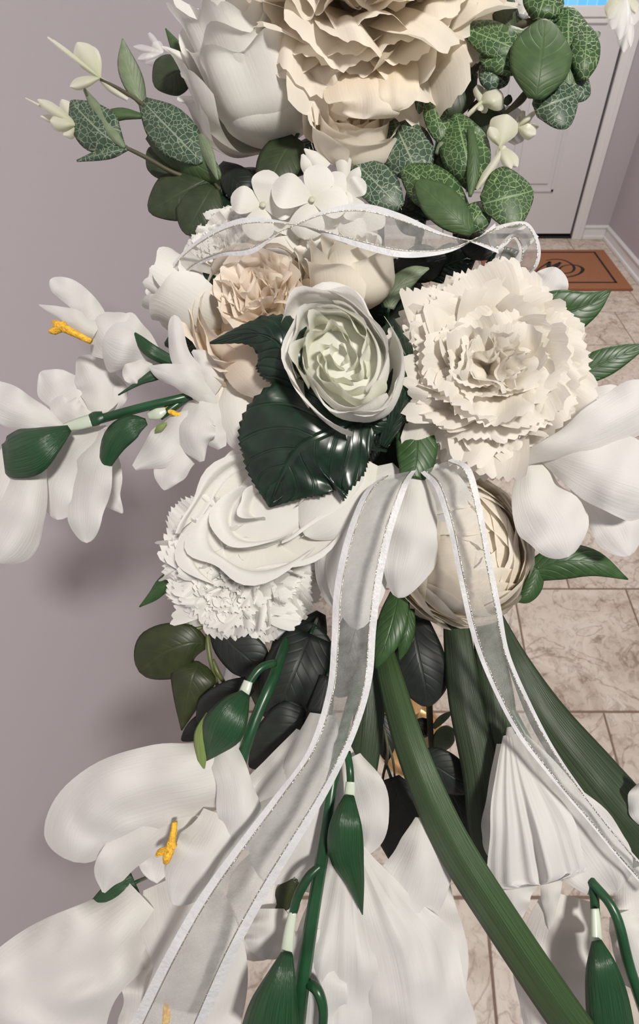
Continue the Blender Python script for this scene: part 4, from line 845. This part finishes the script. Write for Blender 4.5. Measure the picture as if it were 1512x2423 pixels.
g3 = thing('gladiolus_bloom', 'large white gladiolus bloom filling the bottom left corner', 'gladiolus', P(330, 2130, .25))
b = bloom(g3, 400, 2090, .25, 20, 370, 2130)
pet(b, [(345, 2130, .246, 60), (255, 2215, .236, 110), (150, 2310, .230, 150), (40, 2430, .232, 170), (-40, 2520, .24, 140)], cup=.3, ruf=.12, wr=.004, nv=34, nu=22)
pet(b, [(400, 2080, .244, 60), (440, 2170, .236, 112), (470, 2290, .232, 122), (440, 2420, .234, 110), (410, 2500, .24, 90)], cup=.3, ruf=.1, wr=.003, nv=30)
pet(b, [(380, 2230, .248, 60), (380, 2330, .246, 90), (370, 2450, .248, 90)], cup=.3)
stamen(b, [(400, 2330, .240, 9), (398, 2380, .238, 11), (392, 2430, .238, 9)])
leafthing('dark pointed leaf at left below the open trumpet bloom', 'calyx_green', [(320, 2088, .25, 26), (270, 2110, .246, 26), (215, 2150, .246, 12), (155, 2196, .248, 1)], cup=.4)

g4 = thing('gladiolus_spike', 'white gladiolus spike hanging at bottom centre with large pleated blooms', 'gladiolus', P(820, 1620, .31))
tube(g4, 'stem', 'stem_green', [(860, 1560, .32, 12), (815, 1720, .268, 12), (788, 1850, .246, 13), (768, 1990, .236, 15), (742, 2150, .230, 16), (715, 2330, .226, 18), (700, 2470, .226, 18)], n=36)
tube(g4, 'stem', 'stem_green', [(762, 2045, .232, 8), (730, 2075, .229, 11), (705, 2120, .227, 11), (692, 2165, .227, 10)], n=12)
tube(g4, 'stem', 'stem_green', [(728, 2325, .225, 9), (752, 2345, .222, 11), (765, 2390, .221, 11), (762, 2450, .222, 11)], n=12)
tube(g4, 'stem', 'stem_green', [(822, 1780, .246, 8), (828, 1820, .240, 9), (830, 1860, .238, 9)], n=10)
cone(g4, 'sleeve', 'pale_sleeve', [(830, 1850, .237, 11), (828, 1880, .236, 13), (826, 1895, .236, 13)])
cone(g4, 'sleeve', 'pale_sleeve', [(693, 2160, .226, 10), (684, 2210, .225, 13), (678, 2265, .224, 15)])
b = bloom(g4, 826, 1960, .245, 18, 830, 2020)
cone(b, 'calyx', 'calyx_green', [(827, 1882, .234, 12), (820, 1950, .228, 38), (822, 2020, .227, 42), (842, 2090, .229, 22), (858, 2165, .232, 1)], flat=.5)
pet(b, [(815, 2000, .244, 24), (800, 2120, .236, 56), (780, 2270, .231, 100), (765, 2460, .234, 130)], cup=.35, pleat=.12, pk=4, wr=.003)
pet(b, [(845, 2010, .246, 20), (895, 2130, .238, 70), (955, 2270, .234, 130), (985, 2460, .238, 128)], cup=.3, pleat=.14, pk=4, wr=.003, ruf=.1)
pet(b, [(1005, 1935, .252, 22), (1000, 2010, .246, 62), (975, 2110, .242, 98), (935, 2210, .244, 90)], cup=.4, ruf=.12, rend=.2)
pet(b, [(1000, 2060, .258, 50), (1030, 2160, .256, 60), (1050, 2290, .256, 54), (1045, 2450, .258, 54)], cup=.3)
b = bloom(g4, 790, 1700, .262, 16, 780, 1760)
pet(b, [(715, 1730, .262, 14), (675, 1820, .252, 48), (610, 1920, .246, 66), (560, 2010, .248, 44)], rend=.2, cup=.4, pleat=.1, pk=3)
pet(b, [(765, 1690, .262, 30), (745, 1840, .250, 84), (690, 1970, .244, 96), (630, 2090, .246, 60)], rend=.25, cup=.3, pleat=.1, pk=4)
pet(b, [(835, 1790, .256, 20), (868, 1860, .250, 38), (882, 1950, .248, 40), (862, 2025, .25, 26)], rend=.35, cup=.35)
pet(b, [(790, 1760, .262, 30), (800, 1880, .254, 66), (770, 2010, .25, 80), (720, 2110, .25, 50)], rend=.3, cup=.3)
b = bloom(g4, 690, 2200, .236, 16, 680, 2240)
cone(b, 'calyx', 'calyx_green', [(680, 2255, .222, 14), (668, 2310, .218, 34), (650, 2390, .216, 60), (638, 2480, .218, 74)], flat=.5)
pet(b, [(650, 2030, .254, 60), (620, 2110, .250, 84), (605, 2190, .248, 84), (600, 2275, .25, 56)], rend=.2)
pet(b, [(640, 2150, .244, 30), (640, 2210, .240, 62), (630, 2270, .240, 50)], rend=.3)
pet(b, [(735, 2200, .236, 40), (745, 2310, .231, 70), (735, 2460, .23, 80)], cup=.3)
leafthing('dark leaf glimpsed right of left ribbon tail near the bottom', 'olive_leaf', [(700, 2085, .252, 14), (680, 2120, .25, 30), (655, 2160, .25, 4)], cup=.3)

g5 = thing('gladiolus_spike', 'white gladiolus spike at lower right with a pleated fan bloom under the ribbon', 'gladiolus', P(1190, 1640, .31))
tube(g5, 'stem', 'stem_green', [(1150, 1500, .33, 10), (1190, 1640, .30, 11), (1300, 1850, .275, 11), (1395, 2080, .258, 11), (1410, 2180, .252, 11)], n=24)
tube(g5, 'stem', 'stem_green', [(1395, 2080, .256, 10), (1455, 2160, .246, 12), (1490, 2290, .240, 13), (1540, 2440, .24, 13)], n=18)
b = bloom(g5, 1205, 1720, .268, 12, 1212, 1760)
pet(b, [(1208, 1738, .266, 18), (1228, 1850, .256, 60), (1256, 1970, .249, 104), (1280, 2095, .247, 138)], cup=.15, pleat=.09, pk=7, ruf=.12, rf=1, wav=.1, rend=.05, wr=.001, nu=40, nv=24)
pet(b, [(1225, 1750, .268, 24), (1300, 1880, .260, 66), (1380, 1990, .254, 86), (1460, 2110, .254, 80)], cup=.3, pleat=.04, pk=4, rend=.2, nu=26)
pet(b, [(1195, 1760, .27, 20), (1195, 1870, .264, 42), (1200, 1960, .26, 60), (1190, 2050, .262, 46)], cup=.3, rend=.2, pleat=.04)
pet(b, [(1235, 2060, .262, 44), (1222, 2120, .262, 34), (1216, 2180, .264, 24)], cup=.3, rend=.2)
pet(b, [(1305, 2080, .262, 30), (1302, 2140, .262, 18), (1302, 2212, .264, 1)], cup=.4)
b = bloom(g5, 1408, 2200, .25, 16, 1412, 2230)
cone(b, 'calyx', 'calyx_green', [(1412, 2225, .240, 12), (1425, 2290, .235, 38), (1440, 2370, .234, 52), (1455, 2480, .236, 58)], flat=.5)
cone(g5, 'sleeve', 'pale_sleeve', [(1408, 2150, .250, 10), (1410, 2190, .246, 13), (1412, 2240, .241, 14)])
pet(b, [(1345, 2120, .268, 60), (1320, 2220, .262, 86), (1310, 2330, .260, 92), (1330, 2470, .262, 90)], cup=.3, wr=.002)
pet(b, [(1470, 2160, .25, 30), (1500, 2240, .246, 50), (1530, 2340, .246, 50)], cup=.3, rend=.2)
b = bloom(g5, 1520, 1930, .27, 12, 1525, 1950)
pet(b, [(1530, 1850, .268, 30), (1520, 1900, .266, 34), (1530, 1960, .268, 24)], rend=.4, rsta=.4)
pet(b, [(1510, 2050, .258, 40), (1515, 2130, .252, 62), (1540, 2250, .252, 50)], rend=.3, rsta=.3)

# ------------------------------------------------------------------ long blade leaves
def blade(label, mat, ctrl, **kw):
    t = thing('blade_leaf', label, 'leaf', P(*ctrl[0][:3]), None)
    sheet(t, 'blade', mat, ctrl, thick=.0008, nv=36, nu=10, **kw); return t
blade('bright green strap leaf arching from the flowers to the bottom edge', 'bright_blade_leaf', [(905, 1520, .300, 20), (928, 1620, .275, 30), (980, 1790, .250, 37), (1065, 1985, .238, 43), (1190, 2185, .230, 44), (1325, 2385, .228, 45), (1395, 2480, .23, 45)], cup=.2, fold=.35, roll=.3)
blade('broad green strap leaf hanging straight down below the ranunculus', 'blade_leaf', [(1075, 1440, .315, 26), (1085, 1530, .300, 34), (1102, 1660, .285, 40), (1135, 1820, .274, 42), (1150, 1960, .27, 40), (1165, 2060, .27, 22)], cup=.2, fold=.3)
blade('second hanging strap leaf just right of the straight one, under the ribbon', 'blade_leaf', [(1140, 1440, .318, 24), (1160, 1560, .300, 36), (1178, 1680, .288, 42), (1180, 1820, .280, 44), (1150, 1980, .278, 36)], cup=.2, fold=.3)
blade('wide green strap leaf running off the lower right edge', 'blade_leaf', [(1170, 1450, .318, 14), (1225, 1565, .298, 26), (1300, 1700, .284, 46), (1400, 1830, .275, 60), (1500, 1950, .270, 66), (1590, 2060, .27, 66)], cup=.2, fold=.3, roll=-.2)
blade('dim green strap leaf beside the left ribbon tail, behind the stem', 'blade_leaf', [(890, 1480, .318, 24), (880, 1600, .295, 34), (868, 1740, .282, 36), (852, 1880, .276, 30)], cup=.2, fold=.3)
leafthing('yellow-green leaf curling just under the white lily petals', 'pointed_leaf', [(945, 1400, .296, 20), (932, 1460, .284, 34), (912, 1525, .278, 28), (890, 1582, .278, 2)], cup=.4, roll=.3)
leafthing('small yellow-green leaf hanging under the cream ranunculus', 'pointed_leaf', [(965, 1440, .298, 16), (962, 1490, .29, 20), (955, 1530, .288, 14), (945, 1562, .289, 1)], cup=.5)

# ------------------------------------------------------------------ lower dark foliage
lf = thing('ficus_spray', 'two olive-green leaves on a yellow stalk at left below the lower carnation', 'leaves', P(500, 1500, .31))
tube(lf, 'stem', 'stem_olive', [(515, 1470, .318, 4), (492, 1492, .308, 5), (496, 1550, .302, 5), (508, 1600, .302, 5), (520, 1640, .305, 4)], n=16)
tube(lf, 'stem', 'stem_olive', [(503, 1560, .303, 4), (515, 1590, .301, 6), (532, 1618, .302, 4)], n=8)
sheet(lf, 'leaf', 'olive_leaf', [(486, 1522, .300, 14), (445, 1522, .293, 48), (385, 1545, .290, 66), (330, 1590, .294, 52)], cup=.3, rend=.3, thick=T)
sheet(lf, 'leaf', 'olive_leaf', [(470, 1565, .298, 36), (458, 1600, .290, 54), (445, 1650, .288, 36), (430, 1728, .290, 1)], cup=.3, rsta=.25, thick=T)
tube(lf, 'stem', 'stem_olive', [(420, 1487, .297, 2), (460, 1488, .299, 4), (490, 1482, .303, 4)], n=8)
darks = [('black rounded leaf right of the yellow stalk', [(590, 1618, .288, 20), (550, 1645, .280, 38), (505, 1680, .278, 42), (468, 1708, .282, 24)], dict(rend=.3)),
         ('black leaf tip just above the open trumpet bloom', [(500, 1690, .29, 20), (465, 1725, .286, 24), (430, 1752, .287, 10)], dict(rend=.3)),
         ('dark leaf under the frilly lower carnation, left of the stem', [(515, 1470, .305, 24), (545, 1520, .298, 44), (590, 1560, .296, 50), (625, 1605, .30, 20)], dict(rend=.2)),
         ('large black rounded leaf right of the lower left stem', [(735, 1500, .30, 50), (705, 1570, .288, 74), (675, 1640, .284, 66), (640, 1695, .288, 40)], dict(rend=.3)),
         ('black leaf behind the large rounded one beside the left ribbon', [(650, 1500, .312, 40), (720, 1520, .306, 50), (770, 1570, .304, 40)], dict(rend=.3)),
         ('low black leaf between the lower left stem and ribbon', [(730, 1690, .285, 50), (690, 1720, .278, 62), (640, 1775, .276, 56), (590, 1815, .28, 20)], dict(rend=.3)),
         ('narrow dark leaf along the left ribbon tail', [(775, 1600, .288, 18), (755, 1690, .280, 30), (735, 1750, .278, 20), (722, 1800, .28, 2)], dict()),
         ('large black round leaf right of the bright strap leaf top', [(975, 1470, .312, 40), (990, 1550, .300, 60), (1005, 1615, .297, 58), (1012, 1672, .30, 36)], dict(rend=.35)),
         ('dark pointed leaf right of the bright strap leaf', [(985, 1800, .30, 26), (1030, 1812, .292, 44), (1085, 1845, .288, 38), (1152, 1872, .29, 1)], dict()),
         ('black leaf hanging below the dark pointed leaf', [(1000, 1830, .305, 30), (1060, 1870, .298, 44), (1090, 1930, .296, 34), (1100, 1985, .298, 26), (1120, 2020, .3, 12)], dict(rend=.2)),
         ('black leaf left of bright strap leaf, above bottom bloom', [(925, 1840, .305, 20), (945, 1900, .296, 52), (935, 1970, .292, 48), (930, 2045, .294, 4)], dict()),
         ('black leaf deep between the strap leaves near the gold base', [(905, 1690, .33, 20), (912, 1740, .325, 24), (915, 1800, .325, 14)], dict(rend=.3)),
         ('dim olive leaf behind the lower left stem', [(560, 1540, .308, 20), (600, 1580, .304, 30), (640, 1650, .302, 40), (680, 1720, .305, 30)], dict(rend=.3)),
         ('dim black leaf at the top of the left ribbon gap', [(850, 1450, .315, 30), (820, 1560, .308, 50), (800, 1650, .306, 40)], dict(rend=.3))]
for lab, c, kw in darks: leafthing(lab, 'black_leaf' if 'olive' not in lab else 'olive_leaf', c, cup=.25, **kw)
sm = thing('leafy_twig', 'brown twig with small grey-green leaves beside the gold column', 'twig', P(1010, 1660, .34))
tube(sm, 'stem', 'twig', [(1015, 1640, .34, 8), (1018, 1720, .335, 8), (1022, 1790, .335, 6)])
sheet(sm, 'leaf', 'eucalyptus_pale', [(1025, 1722, .334, 5), (1045, 1702, .332, 9), (1070, 1684, .332, 4)], cup=.4, thick=T, rend=.3)
sheet(sm, 'leaf', 'eucalyptus_pale', [(1028, 1782, .334, 8), (1045, 1755, .331, 24), (1060, 1735, .331, 22), (1074, 1725, .332, 6)], cup=.4, thick=T, rend=.2)
sheet(sm, 'leaf', 'black_leaf', [(1015, 1730, .336, 8), (1000, 1722, .334, 24), (985, 1740, .334, 10)], cup=.4, thick=T)
for c in ([(905, 1700, .33, 3), (918, 1780, .32, 4), (905, 1850, .316, 3), (915, 1930, .312, 3)], [(918, 1760, .322, 3), (930, 1800, .318, 3), (935, 1850, .316, 2)], [(905, 1850, .316, 3), (925, 1870, .312, 3), (940, 1890, .312, 2)]):
    tube(sm, 'rootlet', 'twig', c, sides=6, n=12)

# ------------------------------------------------------------------ ribbons: sheer band, satin edges, silver threads
def ribbon(root, A, B, n=90, bulge=0.0015, sw=.16, seed=0):
    o0 = org(root); K = 14
    rows = []
    for j in range(n + 1):
        t = j / n; a = cr(A, t); b = cr(B, t); pa = P(*a[:3]); pb = P(*b[:3])
        rows.append((pa, pb))
    def strip(name, mat, s0, s1, k, lift=0.0):
        vs, uv, uvm = [], [], []; arc = 0
        for j, (pa, pb) in enumerate(rows):
            if j: arc += ((pa + pb) / 2 - (rows[j - 1][0] + rows[j - 1][1]) / 2).length
            wv = .0010 * math.sin(j * .33 + seed) + .0007 * math.sin(j * .71 + seed * 2)
            for i in range(k + 1):
                s = s0 + (s1 - s0) * i / k; q = pa.lerp(pb, s)
                back = (q - CAM).normalized()
                q = q - back * (bulge * 4 * s * (1 - s) + wv * math.sin(s * PI) + lift)
                vs.append(q - o0); uv.append((s, j / n)); uvm.append(((pa - pb).length * s * 100, arc * 100))
        o = link(name, mesh_from(name, vs, gridfaces(k, n), mat, uv, uvm), root); return o
    strip('sheer_band', 'organza', sw, 1 - sw, 8)
    for s0, s1 in ((0, sw), (1 - sw, 1)):
        strip('satin_edge', 'satin', s0, s1, 3)
    for s in (sw, 1 - sw):
        pts = []
        for j, (pa, pb) in enumerate(rows):
            q = pa.lerp(pb, s); back = (q - CAM).normalized(); wv = .0010 * math.sin(j * .33 + seed) + .0007 * math.sin(j * .71 + seed * 2)
            q = q - back * (bulge * 4 * s * (1 - s) + wv * math.sin(s * PI) + .0002)
            pts.append((*q, .00034))
        tube(root, 'silver_thread', 'steel_thread', pts, world=True, n=len(pts) - 1, sides=6)
rb = thing('sheer_ribbon', 'sheer white ribbon arching across the flowers, twisted, under the hydrangea', 'ribbon', P(400, 690, .28))
ribbon(rb, [(380, 720, .292), (408, 625, .282), (490, 552, .272), (580, 515, .266), (690, 528, .266), (770, 558, .258), (870, 592, .256), (960, 610, .257), (1060, 598, .262), (1130, 562, .268), (1172, 528, .275)],
       [(425, 722, .296), (445, 645, .284), (520, 608, .270), (598, 600, .262), (668, 548, .256), (770, 496, .256), (860, 482, .258), (950, 506, .262), (1040, 548, .264), (1112, 572, .262), (1180, 600, .268)], seed=1)
ribbon(rb, [(1150, 545, .275), (1200, 528, .274), (1250, 528, .278), (1278, 580, .284), (1272, 630, .288), (1235, 660, .292)], [(1165, 600, .270), (1195, 582, .268), (1215, 565, .271), (1228, 590, .278), (1222, 625, .284), (1190, 655, .292)], n=50, seed=2)
ribbon(rb, [(1160, 640, .292), (1175, 600, .286), (1200, 560, .282), (1245, 530, .286)], [(1215, 660, .292), (1225, 620, .288), (1250, 585, .288), (1275, 560, .292)], n=36, seed=5)
rb2 = thing('sheer_ribbon', 'sheer white ribbon tail hanging down to the bottom left', 'ribbon', P(985, 1115, .26))
ribbon(rb2, [(905, 1128, .262), (858, 1170, .252), (815, 1280, .244), (790, 1400, .240), (784, 1520, .236), (772, 1640, .232), (725, 1780, .226), (640, 1895, .222), (555, 2005, .218), (465, 2130, .214), (385, 2270, .212), (300, 2440, .214)],
       [(985, 1112, .262), (965, 1150, .250), (930, 1255, .243), (905, 1370, .240), (890, 1490, .236), (880, 1610, .233), (845, 1730, .229), (785, 1860, .225), (715, 1980, .222), (640, 2105, .219), (560, 2255, .217), (475, 2450, .22)], n=120, seed=3)
rb3 = thing('sheer_ribbon', 'sheer white ribbon tail over the ranunculus running to lower right', 'ribbon', P(1020, 1110, .26))
ribbon(rb3, [(995, 1118, .262), (1030, 1158, .252), (1062, 1260, .246), (1085, 1370, .244), (1112, 1490, .243), (1152, 1600, .243), (1218, 1730, .243), (1294, 1830, .242), (1398, 1952, .240), (1475, 2045, .239), (1560, 2140, .24)],
       [(1070, 1085, .262), (1115, 1110, .252), (1142, 1210, .247), (1164, 1330, .246), (1186, 1440, .246), (1206, 1545, .247), (1255, 1660, .249), (1318, 1780, .250), (1405, 1905, .249), (1490, 2010, .247), (1580, 2110, .246)], n=120, seed=4)
